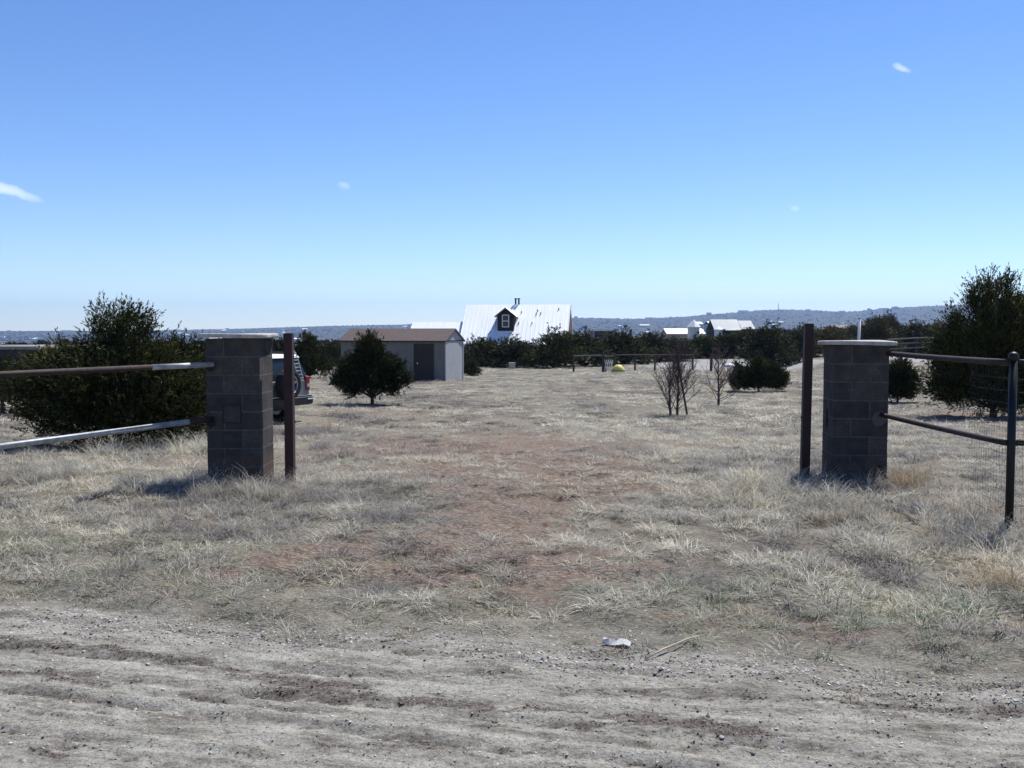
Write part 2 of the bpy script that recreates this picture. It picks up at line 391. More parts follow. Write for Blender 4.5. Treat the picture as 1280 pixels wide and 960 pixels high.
def box(bm, c, s, rot=None, bev=0, mi=0):
    v0 = set(bm.verts)
    r = bmesh.ops.create_cube(bm, size=1)
    vs = r['verts']
    bmesh.ops.scale(bm, vec=s, verts=vs)
    if bev:
        es = list({e for v in vs for e in v.link_edges})
        bmesh.ops.bevel(bm, geom=es, offset=bev, segments=1, affect='EDGES')
        vs = [v for v in bm.verts if v not in v0]
    if rot is not None: bmesh.ops.rotate(bm, cent=(0, 0, 0), matrix=rot, verts=vs)
    bmesh.ops.translate(bm, vec=c, verts=vs)
    for f in {f for v in vs for f in v.link_faces}: f.material_index = mi
    return vs
def tube(bm, pts, rads, n=8, cap=True, mi=0):
    pts = [Vector(p) for p in pts]
    if not hasattr(rads, '__len__'): rads = [rads]*len(pts)
    rings = []
    for i, p in enumerate(pts):
        d = (pts[min(i+1, len(pts)-1)]-pts[max(i-1, 0)]).normalized()
        q = d.to_track_quat('Z', 'Y')
        rings.append([bm.verts.new(p+q @ Vector((math.cos(a)*rads[i], math.sin(a)*rads[i], 0))) for a in [2*math.pi*k/n for k in range(n)]])
    for a, b in zip(rings, rings[1:]):
        for k in range(n):
            f = bm.faces.new((a[k], a[(k+1) % n], b[(k+1) % n], b[k])); f.material_index = mi
    if cap:
        for f in (bm.faces.new(rings[0][::-1]), bm.faces.new(rings[-1])): f.material_index = mi
def prism(bm, poly, axis_pts, mi=0):
    """poly: list of 3D points (planar), axis: extrude vector"""
    e = Vector(axis_pts)
    a = [bm.verts.new(Vector(p)) for p in poly]; b = [bm.verts.new(Vector(p)+e) for p in poly]
    n = len(poly)
    fs = [bm.faces.new(a[::-1]), bm.faces.new(b)]
    for k in range(n): fs.append(bm.faces.new((a[k], a[(k+1) % n], b[(k+1) % n], b[k])))
    for f in fs: f.material_index = mi
    bmesh.ops.recalc_face_normals(bm, faces=fs)
def B(): return bmesh.new()
def part(name, bm, mat, parent, smooth=False): return link(name, bm_mesh(name, bm, smooth), mat, parent)
def copy_tree(o, parent=None):
    c = o.copy(); COL.objects.link(c); c.parent = parent
    for ch in o.children: copy_tree(ch, c)
    return c

# ------------------------------------------------------------------ ground sheet, cut into ground, dirt road, gravel lot and hills
ys = [np.linspace(-120, -4, 14), np.arange(-3.5, 3.2, .3), np.arange(3.2, 7.2, .022), np.arange(7.2, 14, .045)]
yy = 14.0; st = .05; tail = []
while yy < 10500:
    tail.append(yy); st = min(yy*.016+.0, 160) if yy > 14 else st; yy += max(st*.5 if yy < 60 else st, .06)
ys = np.concatenate(ys+[np.array(tail)])
s_in = np.linspace(-1, 1, 381); o_ = np.geomspace(.04, 6, 22)
S = np.concatenate([-1-o_[::-1], s_in, 1+o_])
W = .60*np.maximum(ys, 2.5)+.9
X = S[None, :]*W[:, None]; Y = np.repeat(ys[:, None], len(S), 1)
Y2 = np.where(Y > 0, Y, Y)
Z = h(X, Y)+fine(X, Y)
nr, nc = X.shape
V = np.stack([X, Y, Z], -1).reshape(-1, 3)
ii, jj = np.meshgrid(np.arange(nr-1), np.arange(nc-1), indexing='ij')
a = (ii*nc+jj).ravel(); Fq = np.stack([a, a+1, a+nc+1, a+nc], 1)
att = {'road': road_m(X, Y).ravel(), 'red': red_m(X, Y).ravel(), 'clod': (clod_m(X, Y)*road_m(X, Y)).ravel(), 'lot': lot_m(X, Y).ravel(), 'far': (sstep(150, 400, Y)).ravel()}
cx, cy = X.ravel()[a], Y.ravel()[a]
cls = np.zeros(len(Fq), int)
cls[(att['road'][a] > .5)] = 1
cls[(att['lot'][a] > .5)] = 2
cls[cy > 2600] = 3
for k, (nm, lab) in enumerate((('ground', 'dry grassy ground of the open lot'), ('dirt_road', 'rutted pale dirt road across the foreground'), ('gravel_lot', 'grey gravel drive at the edge of the field'), ('hills', 'low blue hills along the horizon'))):
    f = Fq[cls == k]; u, inv = np.unique(f, return_inverse=True)
    me = np_mesh(nm, V[u], inv.reshape(f.shape), True)
    for an, av in att.items():
        at_ = me.attributes.new(an, 'FLOAT', 'POINT'); at_.data.foreach_set('value', av[u].astype(np.float32))
    o = link(nm, me, M['ground']); tag(o, kind='structure', label=lab)

# ------------------------------------------------------------------ haze
bm = B(); box(bm, (0, 4500, 130), (26000, 14000, 380)); hz = part('haze', bm, [], None); tag(hz, 'thin blue haze over the far plain', kind='stuff')
m = bpy.data.materials.new('haze'); m.use_nodes = True; t = m.node_tree; t.nodes.clear()
o_ = t.nodes.new('ShaderNodeOutputMaterial'); pv = t.nodes.new('ShaderNodeVolumePrincipled')
pv.inputs['Color'].default_value = (.48, .66, 1.0, 1); pv.inputs['Density'].default_value = .88e-4; pv.inputs['Anisotropy'].default_value = .2
t.links.new(pv.outputs[0], o_.inputs['Volume']); hz.data.materials.append(m)

# ------------------------------------------------------------------ foliage
def foliage_mesh(name, rng, lobes, n_spray, n_leaf, slen, leaf, up=.6, droop=0., wide=.13, thr=0.0, spread=.10):
    L = np.array(lobes, float)                      # cx cy cz rx ry rz
    vol = L[:, 3]*L[:, 4]*L[:, 5]; pr = vol**.75; pr /= pr.sum()
    li = rng.choice(len(L), n_spray, p=pr); l = L[li]
    d = rng.normal(size=(n_spray, 3)); d /= np.linalg.norm(d, axis=1)[:, None]
    r = rng.random(n_spray)**.40
    r *= .86+.26*rng.random(n_spray)
    org = l[:, :3]+d*r[:, None]*l[:, 3:]
    cen = L[:, :3].mean(0)
    out = org-cen; out[:, 2] *= .5; out /= np.linalg.norm(out, axis=1)[:, None]+1e-6
    ax = out*.75+rng.normal(size=(n_spray, 3))*.45+np.array([0, 0, up]); ax /= np.linalg.norm(ax, axis=1)[:, None]
    sl = slen*(.5+.9*rng.random(n_spray))
    keep = org[:, 2] > .02
    org, ax, sl = org[keep], ax[keep], sl[keep]; n = len(org)
    tt = rng.random((n, n_leaf))
    pos = org[:, None, :]+ax[:, None, :]*(tt*sl[:, None])[..., None]
    pos = pos+rng.normal(size=(n, n_leaf, 3))*(spread*slen*(1.05-tt))[..., None]
    pos[..., 2] = np.maximum(pos[..., 2], .015)
    dr = ax[:, None, :]+rng.normal(size=(n, n_leaf, 3))*.36; dr /= np.linalg.norm(dr, axis=2)[..., None]
    sd = np.cross(dr, rng.normal(size=(n, n_leaf, 3))); sd /= np.linalg.norm(sd, axis=2)[..., None]+1e-6
    ls = leaf*(.6+.8*rng.random((n, n_leaf)))[..., None]
    p0 = pos; p1 = pos+dr*ls*.5+sd*ls*wide; p2 = pos+dr*ls; p3 = pos+dr*ls*.5-sd*ls*wide
    V = np.stack([p0, p1, p2, p3], 2).reshape(-1, 3)
    Fq = np.arange(len(V)).reshape(-1, 4)
    return np_mesh(name, V, Fq), org, ax
def lobes_for(rng, w, hgt, n, z0=.05, top=.6, squat=.5):
    """random ellipsoids filling an uneven crown of width w, height hgt"""
    L = []
    for i in range(n):
        if i < n*.5:
            zz = hgt*(.13+.22*rng.random()); a = i/(n*.5)*6.283+rng.random()*.7; rr = w*(.17+.06*rng.random()); rad = w/2-rr*1.0
            L.append((math.cos(a)*rad, math.sin(a)*rad, zz+z0*.5, rr, rr, hgt*(.17+.07*rng.random()))); continue
        zz = (.35+.45*(i/n-.5)*2*1.0)*hgt
        rad = w/2*(1-((zz/hgt)*top)**2)*(.7+.3*rng.random())
        a = rng.random()*6.283
        rr = w*(.15+.12*rng.random())
        L.append((math.cos(a)*max(rad-rr, 0), math.sin(a)*max(rad-rr, 0), zz, rr, rr, hgt*(.14+.10*rng.random())))
    L.append((0, 0, hgt*.45, w*.30, w*.30, hgt*.40))
    L.append((rng.normal()*.05*w, 0, hgt*.78, w*.14, w*.14, hgt*.24))
    return L
def trunk_bm(rng, lobes, tr, dead=0):
    bm = B()
    cz = min(l[2] for l in lobes)
    fork = Vector((0, 0, max(cz*.6, .12)))
    tube(bm, [(0, 0, -.15), (0.01, .01, fork.z*.5), fork], [tr*1.3, tr, tr*.85], 8)
    for l in lobes:
        e = Vector(l[:3]); e.z += l[5]*.5
        m1 = fork.lerp(e, .45)+Vector((rng.normal(), rng.normal(), 0))*.06*l[3]/.4
        tube(bm, [fork-Vector((0, 0, .05)), m1, e], [tr*.55, tr*.38, tr*.12], 6)
        for k in range(3):
            d = Vector(rng.normal(size=3)); d.normalize()
            q = Vector(l[:3])+Vector((d.x*l[3], d.y*l[4], d.z*l[5]))*.8
            tube(bm, [m1, m1.lerp(q, .5)+Vector((0, 0, .03)), q], [tr*.25, tr*.16, tr*.05], 4)
    return bm

def juniper(name, loc, seed, lobes, n, nl, slen, leaf, tr, label, cat='juniper tree', group=None, mat='juniper', **k):
    rng = np.random.default_rng(seed)
    r = empty(name, loc, 0, label, cat, group)
    me, org, ax = foliage_mesh('crown', rng, lobes, n, nl, slen, leaf, **k)
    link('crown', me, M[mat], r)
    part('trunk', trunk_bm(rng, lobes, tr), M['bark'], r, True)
    return r

# prototypes for the tree lines (unit: 4 m tall, 4 m wide), linked only as copies
PROTO = []
for s in range(7):
    rng = np.random.default_rng(100+s)
    L = lobes_for(rng, 4.0, 4.0, 16, .1, .75)
    me, _, _ = foliage_mesh('crown', rng, L, 1500, 14, .34, .15, up=.7, wide=.15, spread=.13)
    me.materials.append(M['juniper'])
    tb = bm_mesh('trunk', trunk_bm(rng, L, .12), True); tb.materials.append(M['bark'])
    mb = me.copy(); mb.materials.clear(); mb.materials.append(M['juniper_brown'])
    co = np.empty(len(me.vertices)*3, np.float32); me.vertices.foreach_get('co', co); co = co.reshape(-1, 3)
    PROTO.append((me, tb, mb, np.percentile(co[:, 0], 99)-np.percentile(co[:, 0], 1), np.percentile(co[:, 2], 99.7)))
def line_tree(px, ytop, d, wpx, label, group=None, brown=False, k=None, rz=None):
    x = (px-640)/F*d; z = H(x, d)
    htop = at(px, ytop+2, d)[2]-z+.12
    wid = wpx/F*d
    me, tb, mb, pw, ph = PROTO[k if k is not None else int(px*7+d) % 7]
    r = empty('juniper_tree', (x, d, z), rz if rz is not None else (px*1.37) % 6.28, label, 'juniper tree', group)
    c = bpy.data.objects.new('crown', mb if brown else me); COL.objects.link(c); c.parent = r
    u = bpy.data.objects.new('trunk', tb); COL.objects.link(u); u.parent = r
    r.location.z -= .085*htop
    r.scale = (wid*1.12/pw, wid*1.12/pw, htop/ph)
    return r

# ------------------------------------------------------------------ gate pillars
def pillar(name, x, y, rz, label, hgt=8):
    r = empty(name, (x, y, H(x, y)*0-.02), rz, label, 'gate pillar', 'concrete block gate pillars')
    bm = B(); rnd = random.Random(int(x*10))
    w = .6; c = .203
    box(bm, (w/2, w/2, hgt*c/2-.1), (w-.012, w-.012, hgt*c+.2-.004), mi=1)
    for k in range(-1, hgt):
        z = k*c+c/2
        fl = k % 2
        bl = [(.2, .1, .4, .2), (.5, .2, .2, .4), (.4, .5, .4, .2), (.1, .4, .2, .4)]
        if fl: bl = [(w-a, b, cc, d) for a, b, cc, d in bl]
        for (bx, by, sx, sy) in bl:
            j = .0015
            box(bm, (bx+rnd.uniform(-j, j), by+rnd.uniform(-j, j), z), (sx-.009, sy-.009, c-.009), bev=.004, mi=0)
            # half-block score line of split units
    s = part('shaft', bm, [M['block'], M['mortar']], r)
    # cap: irregular rounded slab
    bm = B(); n = 56; top = hgt*c+.006
    rings = []
    for (zz, k) in ((0, .985), (.012, 1.0), (.032, 1.0), (.042, .985), (.046, .90)):
        ring = []
        for q in range(n):
            a = 2*math.pi*q/n
            e = 7.0; ca, sa = math.cos(a), math.sin(a)
            rr = (abs(ca)**e+abs(sa)**e)**(-1/e)*.385*k*(1+.008*math.sin(3*a+x)+.006*math.sin(7*a))
            ring.append(bm.verts.new((w/2+rr*ca, w/2+rr*sa, top+zz+.004*math.sin(2*a))))
        rings.append(ring)
    for a_, b_ in zip(rings, rings[1:]):
        for q in range(n): bm.faces.new((a_[q], a_[(q+1) % n], b_[(q+1) % n], b_[q]))
    bm.faces.new(rings[0][::-1]); bm.faces.new(rings[-1])
    part('cap', bm, M['cap'], r)
    return r
PL = pillar('gate_pillar', -3.375, 10.95, 0, 'concrete block gate pillar with square scored cover, left of the gateway beside the maroon post')
PLz = PL.location.z
def sq_frame(bm, cx, cz, s, t, y):
    box(bm, (cx, y, cz+s/2), (s+t, .006, t)); box(bm, (cx, y, cz-s/2), (s+t, .006, t))
    box(bm, (cx-s/2, y, cz), (t, .006, s-t)); box(bm, (cx+s/2, y, cz), (t, .006, s-t))
bm = B(); box(bm, (.285, .003, .79), (.185, .012, .185), bev=.003); cv = part('utility_cover', bm, M['block'], PL)
bm = B(); sq_frame(bm, .285, .79, .195, .011, -.0005); part('cover_gap', bm, M['black'], cv)
PR = pillar('gate_pillar', 3.56, 11.02, R(-7), 'concrete block gate pillar in full shade, right of the gateway beside the dark brown post')
PR.location.z = -.10
bm = B(); box(bm, (-.001, .33, .79), (.012, .035, .20), bev=.003); part('slot', bm, M['black'], PR)
bm = B(); box(bm, (.52, -.001, .22), (.028, .012, .17), bev=.003); part('slot', bm, M['black'], PR)
def ring_patch(parent, x, z, r, mat, nm='mortar_patch'):
    bm = B(); n = 20; rnd = random.Random(int(x*100+z*10))
    vs = [bm.verts.new((x+math.cos(2*math.pi*k/n)*r*rnd.uniform(.8, 1.1), .0005, z+math.sin(2*math.pi*k/n)*r*rnd.uniform(.8, 1.1))) for k in range(n)]
    f = bm.faces.new(vs); e = bmesh.ops.extrude_face_region(bm, geom=[f])
    bmesh.ops.translate(bm, vec=(0, -.004, 0), verts=[v for v in e['geom'] if isinstance(v, bmesh.types.BMVert)])
    bmesh.ops.recalc_face_normals(bm, faces=bm.faces); part(nm, bm, mat, parent)
ring_patch(PR, .50, .82, .085, M['mortar'])
ring_patch(PL, .055, 1.31, .052, M['black'], 'rail_socket'); ring_patch(PL, .055, .69, .052, M['black'], 'rail_socket')

# steel gate posts
def gate_post(px0, px1, ytop, ybase, d, mat, label, lean=0):
    x0 = at(px0, ytop, d)[0]; x1 = at(px1, ytop, d)[0]; zt = at(px0, ytop, d)[2]
    xc = (x0+x1)/2; wd = (x1-x0)*.80
    zb = -.25
    r = empty('gate_post', (xc, d, zb), 0, label, 'gate post', 'steel gate posts')
    r.rotation_euler = (0, lean, R(-3))
    L = zt-zb; dp = .09; t_ = .006
    bm = B()
    prism(bm, [(-wd/2, -dp/2, 0), (wd/2, -dp/2, 0), (wd/2, dp/2, 0), (wd/2-t_, dp/2, 0), (wd/2-t_, -dp/2+t_, 0), (-wd/2+t_, -dp/2+t_, 0), (-wd/2+t_, dp/2, 0), (-wd/2, dp/2, 0)], (0, 0, L))
    part('channel', bm, mat, r)
    bm = B(); box(bm, (0, .012, L-.3), (wd-.014, .05, .5)); 
    bm.free()
    for zz in (.95,):
        bm = B(); tube(bm, [(-wd/2-.012, 0, zz), (-wd/2+.0, 0, zz)], .012, 8); part('bolt', bm, mat, r)
    return r
GP1 = gate_post(354, 367.5, 416.5, 592, 11.28, M['maroon'], 'maroon steel channel post standing close beside the left block pillar')
GP2 = gate_post(1002, 1015, 404.5, 600, 11.3, M['brown_paint_and_shade'], 'dark brown steel post standing beside the right block pillar', lean=R(.6))

# pipe rails, left wing
def pipe(name, p0, p1, r, mats, label, split=None, group=None, cat='fence rail', dents=0):
    o = empty(name, p0, 0, label, cat, group)
    a, b = Vector((0, 0, 0)), Vector(p1)-Vector(p0)
    bm = B()
    n = 9; pts = [a.lerp(b, k/n)+Vector((0, 0, -.006*math.sin(math.pi*k/n))) for k in range(n+1)]
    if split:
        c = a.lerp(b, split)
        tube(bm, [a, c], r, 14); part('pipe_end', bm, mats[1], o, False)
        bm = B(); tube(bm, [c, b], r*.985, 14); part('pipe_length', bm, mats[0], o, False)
    else:
        tube(bm, pts, r, 14); part('pipe', bm, mats[0], o, False)
        bm = B(); tube(bm, [a, (b-a).normalized()*.03], r*1.12, 14); part('collar', bm, mats[0], o)
    for ch in o.children:
        ch.data.polygons.foreach_set('use_smooth', np.array([len(p.vertices) == 4 for p in ch.data.polygons]))
    return o
def line_to(px0, py0, d0, px1, py1, d1, ext):
    a = Vector(at(px0, py0, d0)); b = Vector(at(px1, py1, d1)); return a, a+(b-a)*ext
a, b = line_to(266, 455.5, 10.93, 0, 468, 9.3, 1.9)
pipe('fence_rail', a, b, .030, [M['rust'], M['galv']], 'rusty upper pipe rail with a bright end, running left from the left pillar', split=.17, group='pipe rails left of the gateway')
pu = b
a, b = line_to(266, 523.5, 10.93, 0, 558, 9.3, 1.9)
pipe('fence_rail', a, b, .030, [M['galv'], M['brown_paint_and_shade']], 'silver galvanised lower pipe rail running left from the left pillar', split=.068, group='pipe rails left of the gateway')  # end by the pillar coloured dark to stand in for the pillar's shadow
# post carrying the far end (outside the frame, left)
def round_post(x, y, ztop, r, mat, label, group='round fence posts'):
    z0 = H(x, y)-.15
    o = empty('fence_post', (x, y, z0), 0, label, 'fence post', group)
    bm = B(); tube(bm, [(0, 0, 0), (0, 0, ztop-z0)], r, 18); s = part('post', bm, mat, o)
    s.data.polygons.foreach_set('use_smooth', np.array([len(p.vertices) == 4 for p in s.data.polygons]))
    bm = B()
    prof = [(r*1.28, -.03), (r*1.28, 0), (r*1.25, r*.35), (r*1.05, r*.8), (r*.6, r*1.15), (.001, r*1.25)]
    rings = [[bm.verts.new((math.cos(2*math.pi*k/20)*q, math.sin(2*math.pi*k/20)*q, zz)) for k in range(20)] for q, zz in prof]
    for a_, b_ in zip(rings, rings[1:]):
        for k in range(20): bm.faces.new((a_[k], a_[(k+1) % 20], b_[(k+1) % 20], b_[k]))
    bm.faces.new(rings[0][::-1])
    c = part('post_cap', bm, M['greenpost'], o, True); c.location = (0, 0, ztop-z0)
    return o
round_post(b.x-.02, b.y-.02, 1.42, .045, M['greenpost'], 'dark round post holding the far end of the left pipe rails')
# right wing
PE = Vector(at(1261, 663, 8.14)); 
ztop = at(1261, 446, 8.14)[2]
round_post(PE.x, PE.y, ztop, .033, M['greenpost'], 'dark round post with ball cap at the right edge, carrying pipe rails')
pipe('fence_rail', Vector(at(1101, 441, 11.2)), Vector(at(1258, 453, 8.15)), .027, [M['rust']], 'brown upper pipe rail between the right pillar and the round post', group='pipe rails right of the gateway')
pipe('fence_rail', Vector(at(1100, 518, 11.0)), Vector(at(1257, 553.5, 8.15)), .025, [M['rust']], 'dark lower pipe rail between the right pillar and the round post', group='pipe rails right of the gateway')
for py, lb in ((453, 'dark green upper pipe rail leaving the round post to the right edge'), (553.5, 'dark green lower pipe rail leaving the round post to the right edge')):
    a = Vector(at(1264, py, 8.14)); pipe('fence_rail', a, a+Vector((2.0, .25, 0)), .026, [M['greenpost']], lb, group='pipe rails beyond the round post')
round_post(PE.x+2.03, PE.y+.27, ztop-.02, .033, M['greenpost'], 'dark green round post holding the rails beyond the right edge')
# wire mesh
def wire_mesh(p0, p1, z0, z1, label):
    o = empty('wire_mesh', p0, 0, label, 'wire mesh', 'wire mesh panels')
    d = Vector(p1)-Vector(p0); L = d.length; rnd = random.Random(int(L*100))
    def P(s, z): return Vector((d.x*s, d.y*s, z-p0[2]))+Vector((0, .008*math.sin(s*9+z*5), 0))
    bm = B(); zs = [z1-.0-k*.105 for k in range(int((z1-z0)/.105)+1)]
    for z in zs: tube(bm, [P(s/10, z+.004*math.sin(s*1.7+z*9)) for s in range(11)], .0013, 4, False)
    n = int(L/.05)
    for k in range(n+1):
        s = k/n; tube(bm, [P(s+rnd.uniform(-.004, .004), z) for z in np.linspace(z0, z1, 7)], .0009, 4, False)
    part('wires', bm, M['wire'], o)
q = Vector((4.155, 9.0, 0))
wire_mesh((PE.x+.02, PE.y, 0), (q.x, q.y, 0), .05, 1.40, 'wire mesh hanging under the rails on the near side of the pillar fence')
wire_mesh((PE.x+.035, PE.y-.03, 0), (PE.x+2.0, PE.y+.24, 0), .05, 1.40, 'wire mesh panel to the right of the round post')

# ------------------------------------------------------------------ SUV
def wheel(parent, x, y, z, r=.37, w=.24, name='wheel', axis='y', spin=0):
    o = bpy.data.objects.new(name, None); COL.objects.link(o); o.parent = parent; o.location = (x, y, z)
    bm = B(); n = 36
    prof = [(r*.60, w*.5), (r*.80, w*.52), (r*.94, w*.46), (r, w*.34), (r, -w*.34), (r*.94, -w*.46), (r*.80, -w*.52), (r*.60, -w*.5)]
    rings = [[bm.verts.new((math.cos(2*math.pi*k/n)*(q if not (abs(u) == w*.34 and k % 2) else q*.975), u, math.sin(2*math.pi*k/n)*(q if not (abs(u) == w*.34 and k % 2) else q*.975))) for k in range(n)] for q, u in prof]
    for a_, b_ in zip(rings, rings[1:]+rings[:1]):
        for k in range(n): bm.faces.new((a_[k], b_[k], b_[(k+1) % n], a_[(k+1) % n]))
    bmesh.ops.recalc_face_normals(bm, faces=bm.faces)
    t_ = part('tyre', bm, M['tyre'], o)
    bm = B()
    for k in range(5):
        a = 2*math.pi*k/5+.3
        rot = Matrix.Rotation(-a, 3, 'Y')
        box(bm, rot @ Vector((r*.33, w*.36, 0)), (r*.5, .03, r*.15), rot, .006)
    tube(bm, [(0, w*.25, 0), (0, w*.44, 0)], r*.15, 16)
    # barrel and lip
    prof = [(r*.60, w*.47), (r*.56, w*.40), (r*.54, -w*.3), (.01, -w*.3)]
    rings = [[bm.verts.new((math.cos(2*math.pi*k/n)*q, u, math.sin(2*math.pi*k/n)*q)) for k in range(n)] for q, u in prof]
    for a_, b_ in zip(rings, rings[1:]):
        for k in range(n): bm.faces.new((a_[k], b_[k], b_[(k+1) % n], a_[(k+1) % n]))
    part('rim', bm, M['rim'], o)
    if axis == 'x': o.rotation_euler = (0, 0, spin)
    elif axis == 'y-': o.rotation_euler = (0, 0, math.pi)
    return o
def build_suv(loc, heading):
    r = empty('parked_car', loc, heading, 'off-road car with white roof and rear spare wheel, half hidden by the left pillar', 'car')
    # local: +x forward, rear at x=0, +y left
    W2 = .90
    def arch(cx, rr, n=8): return [(cx+rr*math.cos(math.pi-math.pi*k/n), .50+rr*math.sin(math.pi-math.pi*k/n)*.92) for k in range(n+1)]
    side = [(0.02, .55), (0.0, .62), (0.0, 1.08), (4.15, 1.06), (4.42, .98), (4.45, .55)]
    low = [(4.05, .48)]+[(p[0], p[1]) for p in arch(3.55, .44)][::-1]+[(3.05, .42), (1.35, .42)]+[(p[0], p[1]) for p in arch(.90, .44)][::-1]+[(.44, .46)]
    poly = [(a, -W2, b) for a, b in side+low]
    bm = B(); prism(bm, poly, (0, 2*W2, 0))
    bo = part('body', bm, M['carwhite'], r); md = bo.modifiers.new('b', 'BEVEL'); md.width = .035; md.segments = 2; md.limit_method = 'ANGLE'
    bm = B(); box(bm, (-.004, 0, .57), (.03, 1.79, .24), bev=.01)
    for s in (-1, 1): box(bm, (2.2, s*.895, .50), (1.75, .03, .2), bev=.01)
    part('cladding', bm, M['cardark'], r)
    # greenhouse: black pillars and glass frame, tapered
    def gh(z0, z1, x0a, x0b, x1a, x1b, wa, wb, mat, name, bev=.0):
        bm = B(); v = []
        for z, xa, xb, ww in ((z0, x0a, x1a, wa), (z1, x0b, x1b, wb)):
            v += [bm.verts.new(p) for p in ((xa, -ww, z), (xb, -ww, z), (xb, ww, z), (xa, ww, z))]
        for f in ((3, 2, 1, 0), (4, 5, 6, 7), (0, 1, 5, 4), (1, 2, 6, 5), (2, 3, 7, 6), (3, 0, 4, 7)): bm.faces.new([v[i] for i in f])
        o = part(name, bm, mat, r); 
        if bev: md = o.modifiers.new('b', 'BEVEL'); md.width = bev; md.segments = 2
        return o
    gh(1.065, 1.62, .02, .24, 3.35, 2.75, .885, .76, M['glass'], 'windows', .02)
    gh(1.612, 1.70, .17, .26, 2.84, 2.70, .785, .72, M['white'], 'roof', .03)
    # pillars
    for (xb, xt) in ((.06, .27), (.98, 1.02), (2.02, 1.98)):
        for s in (-1, 1):
            bm = B(); tube(bm, [(xb+.05, s*.882, 1.06), (xt+.03, s*.768, 1.63)], .035, 6); part('window_pillar', bm, M['cardark'] if xb > .5 else M['carwhite'], r)
    bm = B(); box(bm, (-.07, 0, .58), (.14, 1.80, .22), bev=.04); bp = part('bumper', bm, M['cardark'], r)
    bm = B(); box(bm, (-.08, 0, .695), (.10, 1.70, .012)); box(bm, (-.10, -.76, .60), (.10, .2, .035), bev=.01); part('bumper_step', bm, M['chrome'], bp)
    bm = B(); box(bm, (4.47, 0, .55), (.18, 1.84, .22), bev=.04); part('bumper', bm, M['cardark'], r)
    for s in (-1, 1):
        bm = B(); box(bm, (.02, s*.82, .98), (.10, .15, .36), bev=.02); tl = part('tail_light', bm, M['tail'], r)
        bm = B(); box(bm, (-.035, s*.82, .93), (.012, .10, .07), bev=.003); part('clear_lens', bm, M['chrome'], tl)
        bm = B(); box(bm, (4.46, s*.68, .82), (.05, .28, .17), bev=.02); part('headlight', bm, M['chrome'], r)
        bm = B(); box(bm, (2.95, s*1.0, 1.15), (.10, .16, .16), bev=.03); part('mirror', bm, M['cardark'], r)
        for ax_ in (.90, 3.55):
            bm = B(); tube(bm, [(ax_+.46*math.cos(q), s*.905, .46+.46*math.sin(q)) for q in np.linspace(0, math.pi, 12)], .035, 6); part('wheel_arch', bm, M['cardark'], r)
        bm = B(); tube(bm, [(.3, s*.62, 1.74), (1.3, s*.63, 1.765), (2.5, s*.62, 1.74)], .018, 8)
        for q in (.4, 1.3, 2.4): tube(bm, [(q, s*.62, 1.69), (q, s*.62, 1.745)], .014, 6)
        part('roof_rail', bm, M['cardark'], r)
        for xx in (1.15, 2.2):
            bm = B(); box(bm, (xx, s*.905, .95), (.15, .03, .03), bev=.008); part('door_handle', bm, M['cardark'], r)
    # rear door, plate, spare wheel, ladder, aerial
    bm = B(); box(bm, (-.006, 0, .86), (.02, 1.34, .40), bev=.008); part('rear_door', bm, M['carwhite'], r)
    bm = B(); box(bm, (-.03, .52, .86), (.03, .1, .04), bev=.008); part('door_handle', bm, M['cardark'], r)
    sw = wheel(r, -.17, 0.10, 1.00, .37, .24, 'spare_wheel', 'x', R(90))
    bm = B(); tube(bm, [(.0, 0, 1.0), (-.10, 0, 1.0)], .09, 10); part('spare_carrier', bm, M['cardark'], r)
    bm = B()
    for yy_ in (-.60, -.42):
        tube(bm, [(-.05, yy_, 1.1), (.03, yy_, 1.34), (.14, yy_, 1.66), (.24, yy_, 1.80), (.36, yy_, 1.77)], .012, 6)
    for k in range(8):
        z = 1.12+k*.088; x = -.05+(z-1.1)*.345; tube(bm, [(x, -.60, z), (x, -.42, z)], .012, 6)
    part('ladder', bm, M['galv'], r)
    bm = B(); tube(bm, [(.3, -.66, 1.70), (.22, -.67, 2.05)], .006, 5); part('aerial', bm, M['cardark'], r)
    bm = B(); tube(bm, [(.9, -.8, .40), (.9, .8, .40)], .05, 8); tube(bm, [(3.55, -.8, .40), (3.55, .8, .40)], .05, 8); box(bm, (2.2, 0, .42), (3.9, 1.3, .16), bev=.03); part('underbody', bm, M['cardark'], r)
    wheel(r, .90, .76, .39, .40, .26); wheel(r, 3.55, .76, .39, .40, .26); wheel(r, .90, -.76, .39, .40, .26, axis='y-'); wheel(r, 3.55, -.76, .39, .40, .26, axis='y-')
    return r
cx_ = (356.5-640)/F*24
z_ = min(H(cx_-.8, 24.4), H(cx_, 24))
build_suv((cx_, 24, H(cx_, 24.0)-.02), R(152.7))

